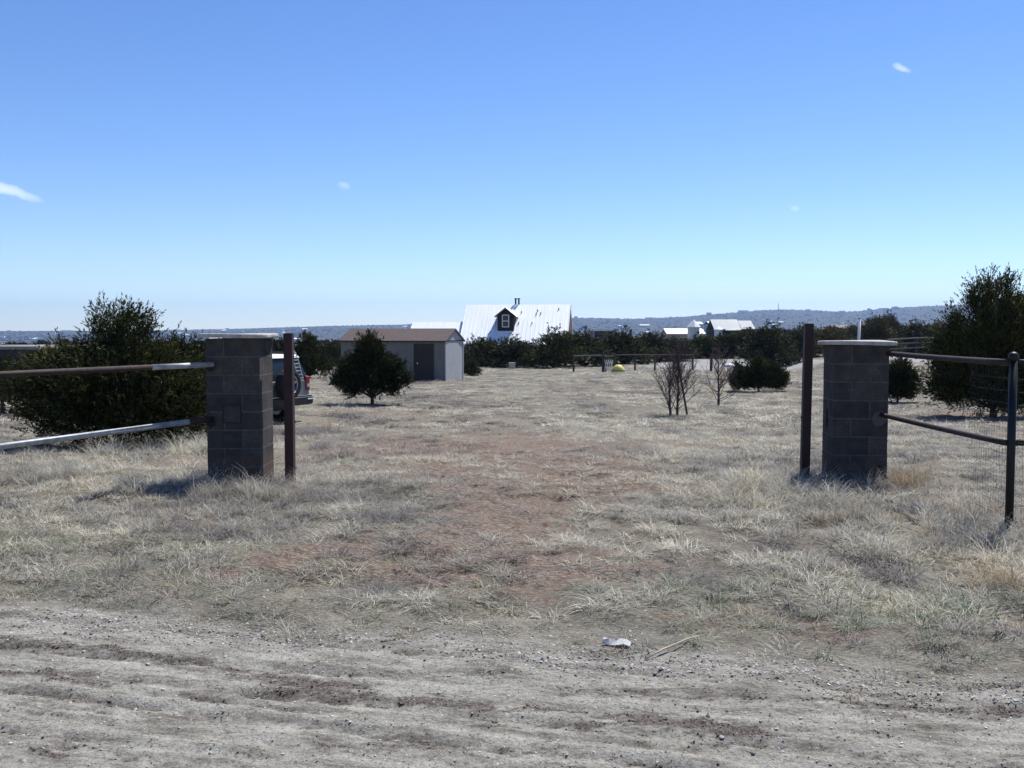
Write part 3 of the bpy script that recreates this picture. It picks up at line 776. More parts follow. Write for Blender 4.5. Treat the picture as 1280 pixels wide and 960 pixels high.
# ------------------------------------------------------------------ shed
def build_shed():
    d0 = 52.0; x0 = (556-640)/F*d0; zb = at(556, 477, d0)[2]
    r = empty('garden_shed', (x0, d0, zb), R(180-17), 'beige wooden shed with brown shingle roof, dark door and pale end wall', 'shed')
    # local: +x along the front towards the left of the picture, +y towards the camera
    L, D, Hh, rg = 5.95, 2.7, 2.13, .58
    bm = B(); prism(bm, [(0, 0, -.3), (0, 0, Hh), (0, -.05, Hh), (0, -.05, -.3)], (L, 0, 0)); prism(bm, [(0, -D, -.3), (0, -D, Hh), (0, -D+.05, Hh), (0, -D+.05, -.3)], (L, 0, 0)); part('front_wall', bm, M['shed_wall'], r)
    bm = B(); prism(bm, [(-.004, .004, -.3), (-.004, .004, Hh), (-.004, -D/2, Hh+rg), (-.004, -D-.004, Hh), (-.004, -D-.004, -.3)], (-.03, 0, 0)); e = part('end_wall', bm, M['shed_end'], r)
    bm = B(); box(bm, (-.045, -D/2, Hh-.005), (.02, D, .05)); part('trim', bm, M['wood_dark'], e)
    for yy_ in (0, -D):
        bm = B(); box(bm, (-.045, yy_, Hh/2-.15), (.03, .08, Hh+.25)); part('corner_board', bm, M['shed_end'], r)
    bm = B(); prism(bm, [(L, .0, -.3), (L, .0, Hh), (L, -D/2, Hh+rg), (L, -D, Hh), (L, -D, -.3)], (.03, 0, 0)); part('end_wall', bm, M['shed_wall'], r)
    bm = B(); o = .13; sl_ = rg/(D/2)
    prism(bm, [(-.12, o, Hh-o*sl_+.0), (-.12, -D/2, Hh+rg), (-.12, -D-o, Hh-o*sl_), (-.12, -D-o, Hh-o*sl_+.06), (-.12, -D/2, Hh+rg+.07), (-.12, o, Hh-o*sl_+.06)], (L+.24, 0, 0))
    rf = part('roof', bm, M['shed_roof'], r)
    bm = B(); box(bm, (L/2, o+.012, Hh-o*sl_+.02), (L+.24, .02, .07)); part('fascia', bm, M['wood_dark'], rf)
    bm = B(); box(bm, (1.17, .012, .93), (.98, .03, 1.92)); dr = part('door', bm, M['shed_door'], r)
    bm = B(); box(bm, (1.18+.53, .012, .95), (.07, .04, 1.98)); box(bm, (1.18-.53, .012, .95), (.07, .04, 1.98)); box(bm, (1.18, .012, 1.94), (1.13, .04, .07)); part('door_frame', bm, M['wood_dark'], dr)
    bm = B(); tube(bm, [(1.52, .03, .95), (1.52, .07, .95)], .03, 8); part('handle', bm, M['chrome'], dr)
build_shed()

# ------------------------------------------------------------------ house with metal roof
def gable_roof(bm, L, half, z_e, z_r, th=.12, ov=.0):
    prism(bm, [(0, half, z_e), (0, 0, z_r), (0, -half, z_e), (0, -half, z_e+th), (0, 0, z_r+th*1.3), (0, half, z_e+th)], (L, 0, 0))
def build_house():
    D0 = 100.0
    p = at(583.5, 381, D0+1.2); zr = p[2]
    a = R(-7)                                        # right end nearer? ridge direction
    r = empty('house', (p[0], p[1], 0), a, 'white metal-roofed house with a dark dormer and twin flues behind the junipers', 'house')
    g = H(p[0], D0); L = 10.55; half = 4.9; ze = zr-4.0; zr -= .15
    # local +x right along ridge, -y to the camera
    bm = B(); gable_roof(bm, L, half, ze, zr); rf = part('roof', bm, M['metal_roof'], r)
    bm = B(); box(bm, (L/2, 0, (ze+g)/2-.1+.05), (L-.5, 2*half-.9, ze-g+.2)); prism(bm, [(.25, half-.45, ze-.1), (.25, 0, zr-.15), (.25, -half+.45, ze-.1)], (L-.5, 0, 0)); part('wall', bm, M['redbrown_wall'], r)
    bm = B(); box(bm, (L+.0, -half/2, (zr+ze)/2+.02), (.09, .20, math.hypot(half, zr-ze)), Matrix.Rotation(-math.atan2(half, zr-ze), 3, 'X')); part('barge_board', bm, M['redbrown_wall'], rf)
    # ribs
    bm = B(); n = 26; sl_ = math.atan2(zr-ze, half)
    for k in range(n+1):
        x = L*k/n
        box(bm, (min(max(x, .03), L-.03), -half/2, (ze+zr)/2+.15+.0), (.05, math.hypot(half, zr-ze), .035), Matrix.Rotation(sl_, 3, 'X'))
    part('seam', bm, M['metal_roof'], rf)
    # dormer
    def rz_(y): return zr+.14-(zr-ze)*(-y/half)
    dx, yf = 4.40, -3.35                              # dormer front
    w2 = .80; zb = rz_(yf)-.05; zt = zb+1.6; za = zt+.62
    bm = B(); prism(bm, [(dx-w2, yf, zb-.25), (dx+w2, yf, zb-.25), (dx+w2, yf, zt), (dx, yf, za), (dx-w2, yf, zt)], (0, 2.3, 0)); dw = part('dormer_wall', bm, M['house_wall'], r)
    bm = B(); e = .28; k_ = (za-zt)/w2
    prism(bm, [(dx-w2-e, yf-.3, zt-e*k_+.02), (dx, yf-.3, za+.03), (dx+w2+e, yf-.3, zt-e*k_+.02), (dx+w2+e, yf-.3, zt-e*k_+.07), (dx, yf-.3, za+.09), (dx-w2-e, yf-.3, zt-e*k_+.07)], (0, 3.3, 0)); dr_ = part('dormer_roof', bm, M['metal_roof'], r)
    bm = B(); prism(bm, [(dx-w2-e, yf-.325, zt-e*k_), (dx, yf-.325, za), (dx+w2+e, yf-.325, zt-e*k_), (dx+w2+e, yf-.325, zt-e*k_+.085), (dx, yf-.325, za+.105), (dx-w2-e, yf-.325, zt-e*k_+.085)], (0, .022, 0)); part('fascia', bm, M['house_wall'], dr_)
    bm = B(); zc = (zb+zt)/2+.22; ww, wh = .62, 1.15
    for (cx, cz, sx, sz) in ((-ww/2, 0, .08, wh+.08), (ww/2, 0, .08, wh+.08)): box(bm, (dx+cx, yf-.04, zc+cz), (sx, .05, sz))
    for cz in (-wh/2, 0, wh/2): box(bm, (dx, yf-.04, zc+cz), (ww-.08, .05, .08))
    wn_ = part('window', bm, M['white'], dw)
    bm = B(); box(bm, (dx, yf-.015, zc), (ww-.06, .02, wh-.06)); gl = part('pane', bm, M['glass'], r); gl.parent = dw
    # flues
    for x in (4.98, 5.30):
        bm = B(); tube(bm, [(x, .1, zr-.3), (x, .1, zr+.72)], .085, 12); ch = part('chimney', bm, M['cardark'], r)
        bm = B(); tube(bm, [(x, .1, zr+.70), (x, .1, zr+.80)], .14, 12); part('cowl', bm, M['cardark'], ch)
    # little roof vents
    for (x, y) in ((7.3, -.9), (7.65, -1.25), (7.2, -1.35), (9.4, -.7), (5.7, -1.1), (5.55, -2.5), (6.9, -2.5)):
        z = rz_(y); bm = B(); tube(bm, [(x, y, z-.1), (x, y, z+.2)], .05, 8); part('vent_pipe', bm, M['cardark'], r)
    # left wing
    zw = at(516, 404, D0)[2]; 
    bm = B(); prism(bm, [(-5.3, 1.0, zw-2.0), (-5.3, -1.4, zw), (-5.3, -4.6, zw-2.3), (-5.3, -4.6, zw-2.2), (-5.3, -1.4, zw+.12), (-5.3, 1.0, zw-1.9)], (5.9, 0, 0)); part('wing_roof', bm, M['metal_roof'], r)
    bm = B(); box(bm, (-2.5, -1.8, (g+zw-2.1)/2), (5.0, 4.8, zw-2.1-g+.1)); part('wing_wall', bm, M['house_wall'], r)
    for x in (1.5, 4.2, 7.2):
        bm = B(); box(bm, (x, -half+.44, g+.95), (1.0, .06, 1.0)); wf = part('window', bm, M['white'], r)
        bm = B(); box(bm, (x, -half+.405, g+.95), (.86, .03, .86)); part('pane', bm, M['glass'], wf)
build_house()

# ------------------------------------------------------------------ other buildings
def low_building(pxl, pxr, ytop, d, depth, kind, label, roof='white', wall='darkroof', hgt=None, ridge=0):
    xl, xr = (pxl-640)/F*d, (pxr-640)/F*d; zt = at(0, ytop, d)[2]; xc = (xl+xr)/2
    g = H(xc, d+depth/2); w_ = xr-xl
    z0 = min(g, zt-1)-.5
    r = empty('house', (xc, d, z0), 0, label, kind)
    hh = zt-z0
    bm = B(); box(bm, (0, depth/2, (hh-ridge-.25)/2), (w_*.96, depth*.94, hh-ridge-.25)); wl = part('wall', bm, M[wall], r)
    bm = B()
    if ridge:
        prism(bm, [(-w_/2, 0, hh-ridge-.25), (-w_/2, depth/2, hh-.1), (-w_/2, depth, hh-ridge-.25), (-w_/2, depth, hh-ridge-.1), (-w_/2, depth/2, hh), (-w_/2, 0, hh-ridge-.1)], (w_, 0, 0))
    else: box(bm, (0, depth/2, hh-.12), (w_, depth, .24))
    part('roof', bm, M[roof], r)
    for k in range(3):
        bm = B(); box(bm, ((k-1)*w_*.28, depth*.03-.03, (hh-ridge)*.55), (w_*.1, .06, (hh-ridge)*.25)); part('window', bm, M['glass'], r)
    return r
low_building(743, 766, 411.5, 130, 8, 'house', 'flat-roofed house with dark blue wall between junipers right of the metal roof', 'stucco_pale', 'blueglass')
low_building(-20, 46, 433, 75, 9, 'house', 'long low dark building with a pale roof edge at the left edge', 'wood_grey', 'darkroof')
low_building(833, 882, 410.5, 210, 9, 'house', 'long low white-roofed house in front of the small white turret', 'metal_roof', 'stucco', ridge=1.0)
low_building(893, 927, 399, 190, 9, 'house', 'large house with sloping grey metal roof above the trees', 'grey_roof', 'house_wall', ridge=2.0)
low_building(927, 944, 400.5, 196, 8, 'house', 'smaller grey metal roof adjoining the large metal-roofed house', 'grey_roof', 'house_wall', ridge=1.6)
low_building(868, 878, 411, 300, 8, 'house', 'small white-roofed house far behind the low white-roofed house', 'white', 'stucco_pale', ridge=1.0)
low_building(886, 901, 401.5, 420, 12, 'house', 'white-topped house on the rise left of the metal-roofed house', 'white', 'stucco_pale', ridge=1.0)
low_building(868, 879, 402, 460, 12, 'house', 'small white house on the rise, leftmost of the pair above the turret', 'white', 'stucco_pale', ridge=1.0)
low_building(1044, 1066, 406, 230, 8, 'house', 'pale sloping roof among the dark trees behind the right pillar', 'wood_grey', 'darkroof', ridge=1.0)
# turret roof on the white house and the white tank
def turret(px, py, d, rad, hgt, label, nm, cat, roofm, wallm, n=8):
    x, y, z = at(px, py, d); g = H(x, d)-.5
    r = empty(nm, (x, y, g), 0, label, cat)
    bm = B(); tube(bm, [(0, 0, 0), (0, 0, z-g)], rad*.82, n); part('wall', bm, M[wallm], r)
    bm = B(); tube(bm, [(0, 0, z-g-.05), (0, 0, z-g+hgt*.5), (0, 0, z-g+hgt)], [rad, rad*.5, .05], n); part('roof', bm, M[roofm], r)
turret(867, 408.5, 204, 1.5, 1.5, 'white pointed turret roof rising over the long low white house', 'turret', 'turret', 'white', 'stucco_pale')
turret(898, 411.5, 180, .9, .5, 'small white round tank just left of the large metal-roofed house', 'water_tank', 'tank', 'white', 'white', 16)

# ------------------------------------------------------------------ the near junipers
g = ground_at(150, 543)
LB = [(-1.25, 0, .95, .5, .5, .5), (1.0, 0, .95, .5, .5, .5), (-.9, 0, .8, .8, .7, .68), (-.35, -.2, .95, .75, .75, .75), (.25, .1, 1.0, .75, .75, .75), (.8, -.1, .75, .7, .7, .62), (-.05, .1, 1.45, .55, .6, .40), (-.0, 0, 1.8, .34, .38, .34),
      (.28, 0, 1.88, .26, .26, .30), (-.28, .05, 1.98, .20, .20, .28), (-.75, .05, 1.32, .42, .45, .35), (.05, .4, .9, .9, .6, .6), (-1.15, .1, .95, .35, .4, .38), (.55, .1, 1.45, .32, .3, .34), (-.45, -.3, .5, .6, .5, .42), (.35, -.3, .45, .6, .5, .38), (.1, .05, 2.05, .15, .15, .2)]
juniper('juniper_tree', (at(150, 543, 16)[0], 16.0, H(at(150, 543, 16)[0], 16)), 1, LB, 6800, 22, .27, .055, .07, 'large dark spreading juniper with a raised crown, behind the left pipe rails')
LB2 = [(-.4, 0, .7, .65, .6, .6), (.25, 0, .8, .65, .6, .65), (.0, .1, 1.3, .6, .5, .38), (.5, .1, 1.1, .45, .45, .45), (-.6, .1, 1.1, .45, .4, .45)]
juniper('juniper_tree', (at(238, 528, 17.4)[0], 17.4, H(-5.6, 17.4)), 2, LB2, 3400, 20, .27, .06, .05, 'lower rounded juniper filling the gap between the large juniper and the left pillar')
juniper('juniper_tree', (at(2, 488, 27)[0], 27, H(-13.8, 27)), 3, [(-.6, 0, .8, .9, .8, .6), (.1, 0, .9, .7, .8, .55), (-1.2, 0, .9, .9, .8, .7)], 1900, 16, .3, .08, .06, 'dark juniper cut by the left edge of the picture')
# small tree before the shed
dt = 32.0; xt = at(465, 500, dt)[0]
LS = [(-.58, 0, .78, .48, .45, .40), (.05, -.1, .72, .50, .5, .38), (.60, 0, .80, .46, .45, .40), (-.45, .1, 1.15, .42, .45, .36), (.42, .05, 1.15, .40, .45, .36), (-.05, 0, 1.45, .40, .40, .34), (-.25, 0, 1.72, .18, .22, .26), (.14, .0, 1.70, .16, .18, .24), (-.08, 0, 1.95, .11, .12, .22), (-1.0, .0, .68, .17, .25, .18), (1.0, .05, .72, .15, .2, .18), (0, .3, 1.0, .5, .4, .45), (-.82, 0, 1.08, .14, .2, .22), (.78, 0, 1.12, .13, .2, .2), (-.5, 0, .42, .24, .2, .14), (.5, .1, .40, .24, .2, .13)]
juniper('juniper_tree', (xt, dt, H(xt, dt)), 4, LS, 3600, 18, .28, .085, .06, 'small bushy juniper on a short bare trunk in front of the shed')
# bright dense bush right
db = ground_at(948, 490)[1]; xb = at(948, 490, db)[0]
LBb = [(-.55, 0, .42, .42, .4, .42), (.0, 0, .5, .5, .45, .50), (.5, 0, .42, .45, .4, .42), (-.8, 0, .3, .25, .3, .3), (.75, 0, .38, .3, .3, .36), (-.05, 0, .95, .22, .22, .32), (-.75, 0, .75, .14, .14, .28), (.45, 0, .8, .2, .2, .2)]
sc_ = 64/F*db/1.95
LBb = [tuple(v*sc_ for v in l) for l in LBb]
juniper('juniper_bush', (xb, db, H(xb, db)), 5, LBb, 2200, 18, .30, .09, .04, 'low dense green juniper bush with upright sprays standing alone in the grass', 'juniper bush', up=1.5)
# bush behind right pillar
d_ = 34.0; x_ = at(1122, 490, d_)[0]
juniper('juniper_bush', (x_, d_, H(x_, d_)), 6, [(-.2, 0, .5, .45, .4, .5), (.25, 0, .5, .42, .4, .5), (0, 0, .95, .35, .35, .35), (-.5, .1, .6, .4, .4, .5)], 2000, 17, .30, .09, .04, 'dark upright juniper bush just behind the right pillar', 'juniper bush', up=1.3)
# big wind-tossed juniper at right
d_ = 27.0; x_ = at(1242, 495, d_)[0]
LR = [(-.9, .1, .55, .55, .5, .4), (.2, 0, .45, .7, .6, .35), (-.62, 0, 2.95, .2, .22, .34), (-.95, 0, 1.45, .5, .4, .4), (-.7, 0, 1.2, .85, .8, .7), (.1, 0, 1.3, .95, .9, .8), (.9, 0, 1.3, .85, .8, .8), (-.5, .1, 2.0, .7, .7, .55), (.3, 0, 2.2, .85, .8, .6), (1.0, 0, 2.1, .7, .7, .6), (-.15, 0, 2.85, .45, .5, .42), (.5, 0, 2.75, .5, .5, .42), (-.25, 0, 3.3, .28, .3, .3), (.25, 0, 3.35, .22, .25, .28), (.85, 0, 2.85, .35, .35, .32), (-1.25, 0, .75, .45, .4, .3), (-1.35, 0, 1.75, .3, .3, .3), (-.95, 0, 2.35, .25, .3, .35), (0, -.3, .65, .9, .6, .42), (1.0, -.2, .6, .9, .6, .4)]
juniper('juniper_tree', (x_, d_, H(x_, d_)), 7, LR, 6200, 20, .50, .09, .10, 'tall ragged wind-swept juniper at the right edge behind the pipe rails', mat='juniper', up=.95)

# ------------------------------------------------------------------ tree lines
G2 = 'junipers in the dark belt beyond the field'
front = [
 (386, 411, 56, 40, 'dark juniper with a pointed top rising right behind the white car'),
 (413, 424, 74, 34, 'rounded juniper between the white car and the shed'),
 (437, 420, 88, 40, 'juniper half hidden behind the left end of the shed'),
 (348, 419, 60, 44, 'dark juniper behind the gap between left pillar and maroon post'),
 (221, 416, 70, 16, 'small juniper tip showing over the low bush left of the pillar'),
 (589, 444, 62, 20, 'small low juniper touching the right side of the shed'),
 (603, 417, 82, 46, 'juniper under the left end of the main metal roof'),
 (641, 417, 80, 60, 'wide rounded juniper in front of the dormer'),
 (692, 405, 78, 56, 'tall dense juniper in front of the right end of the metal roof'),
 (730, 406, 83, 56, 'tall juniper just right of the house gable'),
 (780, 405, 90, 54, 'bushy juniper right of the flat-roofed blue house'),
 (757, 421, 100, 34, 'juniper below the flat-roofed blue house'),
 (811, 411, 95, 44, 'dark juniper left of the low white-roofed house'),
 (843, 418, 97, 44, 'juniper under the long white roof'),
 (874, 413, 104, 42, 'juniper standing below the white turret'),
 (906, 410, 104, 40, 'juniper in front of the large sloping metal roof'),
 (965, 399, 78, 58, 'round-headed juniper with a visible dark trunk beside the gravel lot'),
 (936, 407, 104, 40, 'juniper just left of the round-headed tree by the gravel'),
 (1002, 402, 108, 46, 'juniper behind the dark brown gate post'),
 (1034, 405, 112, 48, 'brownish juniper left of the white pole'),
 (1094, 391, 116, 50, 'tall reddish juniper right of the white pole'),
 (1110, 386, 122, 40, 'tallest brown-topped juniper above the right pillar'),
 (1142, 396, 120, 56, 'wide dark juniper behind the ranch fence'),
 (1172, 402, 118, 50, 'dark juniper behind the left flank of the tall right juniper'),
 (1066, 404, 126, 44, 'dark juniper directly behind the white pole'),
]
for px, yt, d, wp, lb in front:
    line_tree(px, yt, d, wp*1.15, lb, brown=('brown' in lb or 'reddish' in lb), group=None)
rnd = random.Random(5)
for px in np.arange(575, 1290, 25):
    px = px+rnd.uniform(-7, 7)
    d = rnd.uniform(125, 150); yt = 418 if px < 830 else 421 if px < 890 else 410
    if 565 < px < 720: continue
    if px > 1000: yt = 404
    line_tree(px, yt+rnd.uniform(-3, 10), d, rnd.uniform(44, 64), 'dark juniper merging into the belt of trees beyond the gravel', G2, brown=rnd.random() < .2)
for px in np.arange(820, 1290, 19):
    px = px+rnd.uniform(-7, 7); d = rnd.uniform(160, 200)
    line_tree(px, (421 if px < 895 else 410 if px < 950 else 401 if px < 1070 else 397)+rnd.uniform(-2, 9), d, rnd.uniform(26, 42), 'dark juniper merging into the belt of trees beyond the gravel', G2, brown=rnd.random() < .25)
for px in np.concatenate([np.arange(-20, 130, 17), np.arange(190, 330, 18), np.arange(330, 470, 15)]):
    px = px+rnd.uniform(-7, 7); d = rnd.uniform(85, 160)
    line_tree(px, (442 if px < 60 else 434)+rnd.uniform(-5, 4), d, rnd.uniform(24, 40), 'low dark juniper on the far side of the field at the left', 'low junipers along the left of the field')
# low brushy row with short posts at the far side of the gravel lot
for px in (868, 893, 945, 985):
    pass

# ------------------------------------------------------------------ dead trees
def dead_tree(px, base, tip, d_over, seed, stems, label, spread, stake=None):
    x, y, z = ground_at(px, base); 
    hh = at(px, tip, y)[2]-z; rng = random.Random(seed)
    r = empty('dead_tree', (x, y, z), 0, label, 'dead tree', 'bare dead junipers in the field')
    tb = B(); tw = B()
    def grow(p, d, L, rad, depth, target):
        n = 4; pts = [p]; q = Vector(p); dd = Vector(d)
        for k in range(n):
            dd = (dd+Vector((rng.gauss(0, .10), rng.gauss(0, .10), .07))).normalized(); q = q+dd*L/n; pts.append(q.copy())
        tube(target, pts, [rad*(1-.75*k/n) for k in range(n+1)], 5 if depth < 2 else 3, depth == 0)
        if depth >= 3: return
        for k in range({0: 0, 1: 8, 2: 5}[depth]):
            t_ = rng.uniform(.25, 1.0); i = min(int(t_*n), n-1); b = pts[i].lerp(pts[i+1], t_*n-i)
            sd = Vector((rng.gauss(0, 1), rng.gauss(0, 1), rng.gauss(.4, .4))).normalized()
            grow(b, (dd*.7+sd*.8).normalized(), L*rng.uniform(.3, .5), rad*.42, depth+1, tw)
    for (dx, hs, lean) in stems:
        top = hh*hs
        n = 8; pts = [Vector((dx+lean*k/n*top+rng.gauss(0, .012), rng.gauss(0, .02), -.1+(top+.1)*k/n)) for k in range(n+1)]
        tube(tb, pts, [.045*(1-.82*k/n) for k in range(n+1)], 7)
        m_ = int(34*hs)
        for k in range(m_):
            f = .10+.82*k/m_; i = int(f*n); b = pts[i].lerp(pts[i+1], f*n-i)
            a = rng.uniform(0, 6.283); el = rng.uniform(.35, 1.05)
            L = spread*(1.05-f*.75)*rng.uniform(.7, 1.15)
            grow(b, (math.cos(a)*math.cos(el), math.sin(a)*math.cos(el), math.sin(el)), L, .013, 1, tw)
    part('trunk', tb, M['deadwood'], r, True)
    part('branch', tw, M['deadwood'], r)
    return r, (x, y, z)
dt1, p1 = dead_tree(847, 519, 432, 0, 3, [(0, 1.0, .0), (-.22, .75, .0)], 'bare dead juniper with thin stems, left of the pair, beside the leaning stake', 1.1)
dead_tree(898, 508, 432, 0, 8, [(0, .95, -.01)], 'bare dead juniper with one dark trunk, right of the pair beside the green bush', 1.05)
# leaning stake
a = Vector(ground_at(860, 521)); b = Vector(at(844, 432, a.y))
r = empty('stake', a-Vector((0, 0, .1)), 0, 'dark leaning stake standing against the left dead juniper', 'stake')
bm = B(); tube(bm, [(0, 0, 0), b-a+Vector((0, 0, .1))], .03, 6); part('pole', bm, M['wood_dark'], r)
# young dead twigs near it
# ------------------------------------------------------------------ fences, pole and small things in the distance
def rail_fence(p0, p1, n_post, rails, hgt, label, postm='wood_dark', railm='wood_grey', pr=.07, rr=.05):
    p0 = Vector((p0[0], p0[1], H(*p0))); r = empty('rail_fence', p0, 0, label, 'fence')
    for k in range(n_post):
        f = k/(n_post-1); x = p0.x+(p1[0]-p0.x)*f; y = p0.y+(p1[1]-p0.y)*f; z = H(x, y)
        bm = B(); tube(bm, [(x-p0.x, y-p0.y, z-p0.z-.2), (x-p0.x, y-p0.y, z-p0.z+hgt*(1.06))], pr, 8); part('post', bm, M[postm], r)
    for q in rails:
        for k in range(n_post-1):
            pts = []
            for kk in (k, k+1):
                f = kk/(n_post-1); x = p0.x+(p1[0]-p0.x)*f; y = p0.y+(p1[1]-p0.y)*f
                pts.append((x-p0.x, y-p0.y-pr, H(x, y)-p0.z+hgt*q))
            bm = B(); tube(bm, pts, rr, 6); part('rail', bm, M[railm], r)
def X_(px, d): return (px-640)/F*d
rail_fence((X_(717, 68), 68), (X_(757, 68), 68), 2, (.98,), 1.15, 'pale single-rail fence left of the white lattice')
rail_fence((X_(768, 69), 69), (X_(866, 74), 74), 5, (.98,), 1.15, 'dark single-rail fence running right from the yellow dome', railm='wood_dark')
rail_fence((X_(1108, 62), 62), (X_(1215, 66), 66), 4, (.55, .78, 1.0), 1.35, 'three-rail ranch fence behind the right pillar rails', railm='wood_mid')
for px, d, hp in ((889, 70, 1.0), (866, 96, 1.2), (915, 104, 1.1), (935, 104, 1.1), (990, 104, 1.1), (850, 100, 1.1)):
    r = empty('fence_post', (X_(px, d), d, H(X_(px, d), d)-.1), 0, {889: 'short thick dark post behind the dead trees'}.get(px, 'short dark post by the far edge of the gravel lot'), 'fence post', None if px == 889 else 'short wooden posts by the gravel lot')
    bm = B(); tube(bm, [(0, 0, 0), (0.01, 0, hp+.1)], .10 if px == 889 else .07, 8); part('post', bm, M['wood_dark'], r)
# white pole
d_ = 58.0; a = Vector((X_(1072, d_), d_, H(X_(1072, d_), d_)-.1)); b = Vector(at(1074.5, 398.5, d_))
r = empty('white_pole', a, 0, 'thin white pole rising behind the right block pillar', 'pole')
bm = B(); tube(bm, [(0, 0, 0), b-a], .075, 10); part('pole', bm, M['white'], r, True)
bm = B(); tube(bm, [b-a-Vector((0, 0, .02)), b-a+Vector((0, 0, .05))], .085, 10); part('pole_cap', bm, M['galv'], r)
# yellow dome
d_ = 67.0; r = empty('yellow_dome', (X_(773, d_), d_, H(X_(773, d_), d_)), 0, 'yellow rounded dome lying in the grass by the fence', 'dome')
bm = B(); bmesh.ops.create_uvsphere(bm, u_segments=24, v_segments=12, radius=.5); bmesh.ops.scale(bm, vec=(.9, .8, 1.05), verts=bm.verts); part('shell', bm, M['yellow'], r, True)
bm = B(); tube(bm, [(math.cos(q)*.47, math.sin(q)*.42, .12) for q in np.linspace(0, 6.283, 24)], .025, 6, False); part('band', bm, M['wood_dark'], r)
# white lattice
d_ = 67.5; r = empty('white_lattice', (X_(761, d_), d_, H(X_(761, d_), d_)), R(20), 'white wire lattice panel propped between two dark posts beside the yellow dome', 'lattice panel')
bm = B()
for k in range(5): tube(bm, [(-.3+.15*k, 0, .1), (-.15+.15*k, 0, .85)], .022, 5); tube(bm, [(-.15+.15*k, .02, .1), (-.3+.15*k, .02, .85)], .022, 5)
part('lattice', bm, M['white'], r)
for s in (-.42, .42):
    bm = B(); tube(bm, [(s, 0, -.2), (s, 0, 1.25)], .09, 8); part('post', bm, M['wood_dark'], r)
bm = B(); box(bm, (0, -.02, 1.1), (.85, .05, .07)); part('rail', bm, M['wood_grey'], r)
# pale box by the trees, white stones at the gravel
def stone(loc, s, label, cat='stone', mat='rock', seed=1, nm='stone', group=None, flat=.6):
    rng = np.random.default_rng(seed); bm = B(); bmesh.ops.create_icosphere(bm, subdivisions=3, radius=1)
    for v in bm.verts:
        n_ = v.co.copy(); k = 1+.28*float(fbm(n_.x*1.3+seed*5, n_.y*1.3+n_.z, 3, seed))
        v.co = Vector((n_.x*s[0], n_.y*s[1], n_.z*s[2]))*k
    o = part(nm, bm, M[mat], None, False); o.location = loc; tag(o, label, cat, group); return o
for k, (px, py, w_) in enumerate(((911, 458, .45), (926, 458.5, .35))):
    g = ground_at(px, py+1); stone((g[0], g[1], g[2]+.08), (w_, w_*.6, .22), ('left', 'right')[k]+' one of two white stones lying at the edge of the gravel lot', seed=3+k, mat='white')
g = ground_at(640, 461.5); r = empty('crate', (g[0], g[1], g[2]), R(15), 'small pale box standing at the foot of the junipers', 'box')
bm = B(); box(bm, (0, 0, .25), (.42, .35, .40), bev=.02); part('body', bm, M['rock'], r); bm = B(); box(bm, (0, 0, .47), (.46, .39, .045), bev=.01); part('lid', bm, M['stick'], r)
# mast on the hill
a = Vector(at(973, 392, 6300)); r = empty('radio_mast', (a.x, a.y, H(a.x, a.y)-3), 0, 'thin radio mast on the crest of the far hill', 'mast')
bm = B(); tube(bm, [(0, 0, 0), (0, 0, 45)], [2.6, 1.4], 6); part('mast', bm, M['cardark'], r)
for px, hh in ((299, 14), (965, 12)):
    pass

# ------------------------------------------------------------------ foreground litter
g = ground_at(771, 807); bm = B(); rng = random.Random(2)
n = 14; pts = [(-.125, .0), (-.11, .045), (-.06, .04), (-.02, .02), (.03, .03), (.08, .03), (.125, .005), (.115, -.035), (.06, -.04), (.0, -.05), (-.06, -.035), (-.1, -.02)]
vs = [bm.verts.new((x*.9, y*1.1, .018+rng.uniform(-.01, .012)+.008*math.sin(x*30))) for x, y in pts]
c_ = bm.verts.new((0, 0, .03)); c2 = bm.verts.new((-.06, .005, .04)); c3 = bm.verts.new((.06, 0, .03))
cl = [c2, c2, c2, c_, c_, c3, c3, c3, c3, c_, c2, c2]
for k in range(len(vs)):
    a_, b_ = vs[k], vs[(k+1) % len(vs)]; m1 = cl[k]; m2 = cl[(k+1) % len(vs)]
    bm.faces.new((a_, b_, m1))
    if m1 is not m2: bm.faces.new((b_, m2, m1))
e = bmesh.ops.solidify(bm, geom=bm.faces[:], thickness=.006)
o = part('paper_scrap', bm, M['white'], None); o.location = (g[0], g[1], g[2]); o.scale = (.68, .75, .8); o.rotation_euler = (R(8), 0, R(-8)); tag(o, 'crumpled white scrap of paper lying in the grass near the road edge', 'litter')
a = Vector(ground_at(806, 827)); b = Vector(ground_at(874, 799)); bm = B()
tube(bm, [Vector((0, 0, .008)), (b-a)*.3+Vector((0, .008, .02)), (b-a)*.5+Vector((0, -.005, .026)), (b-a)*.72+Vector((.008, 0, .03)), (b-a)+Vector((0, 0, .02))], [.0045, .0055, .0045, .004, .002], 7); o = part('stick', bm, M['stick'], None, True); o.location = a; tag(o, 'long pale dry stick lying in the grass right of the paper scrap', 'stick')

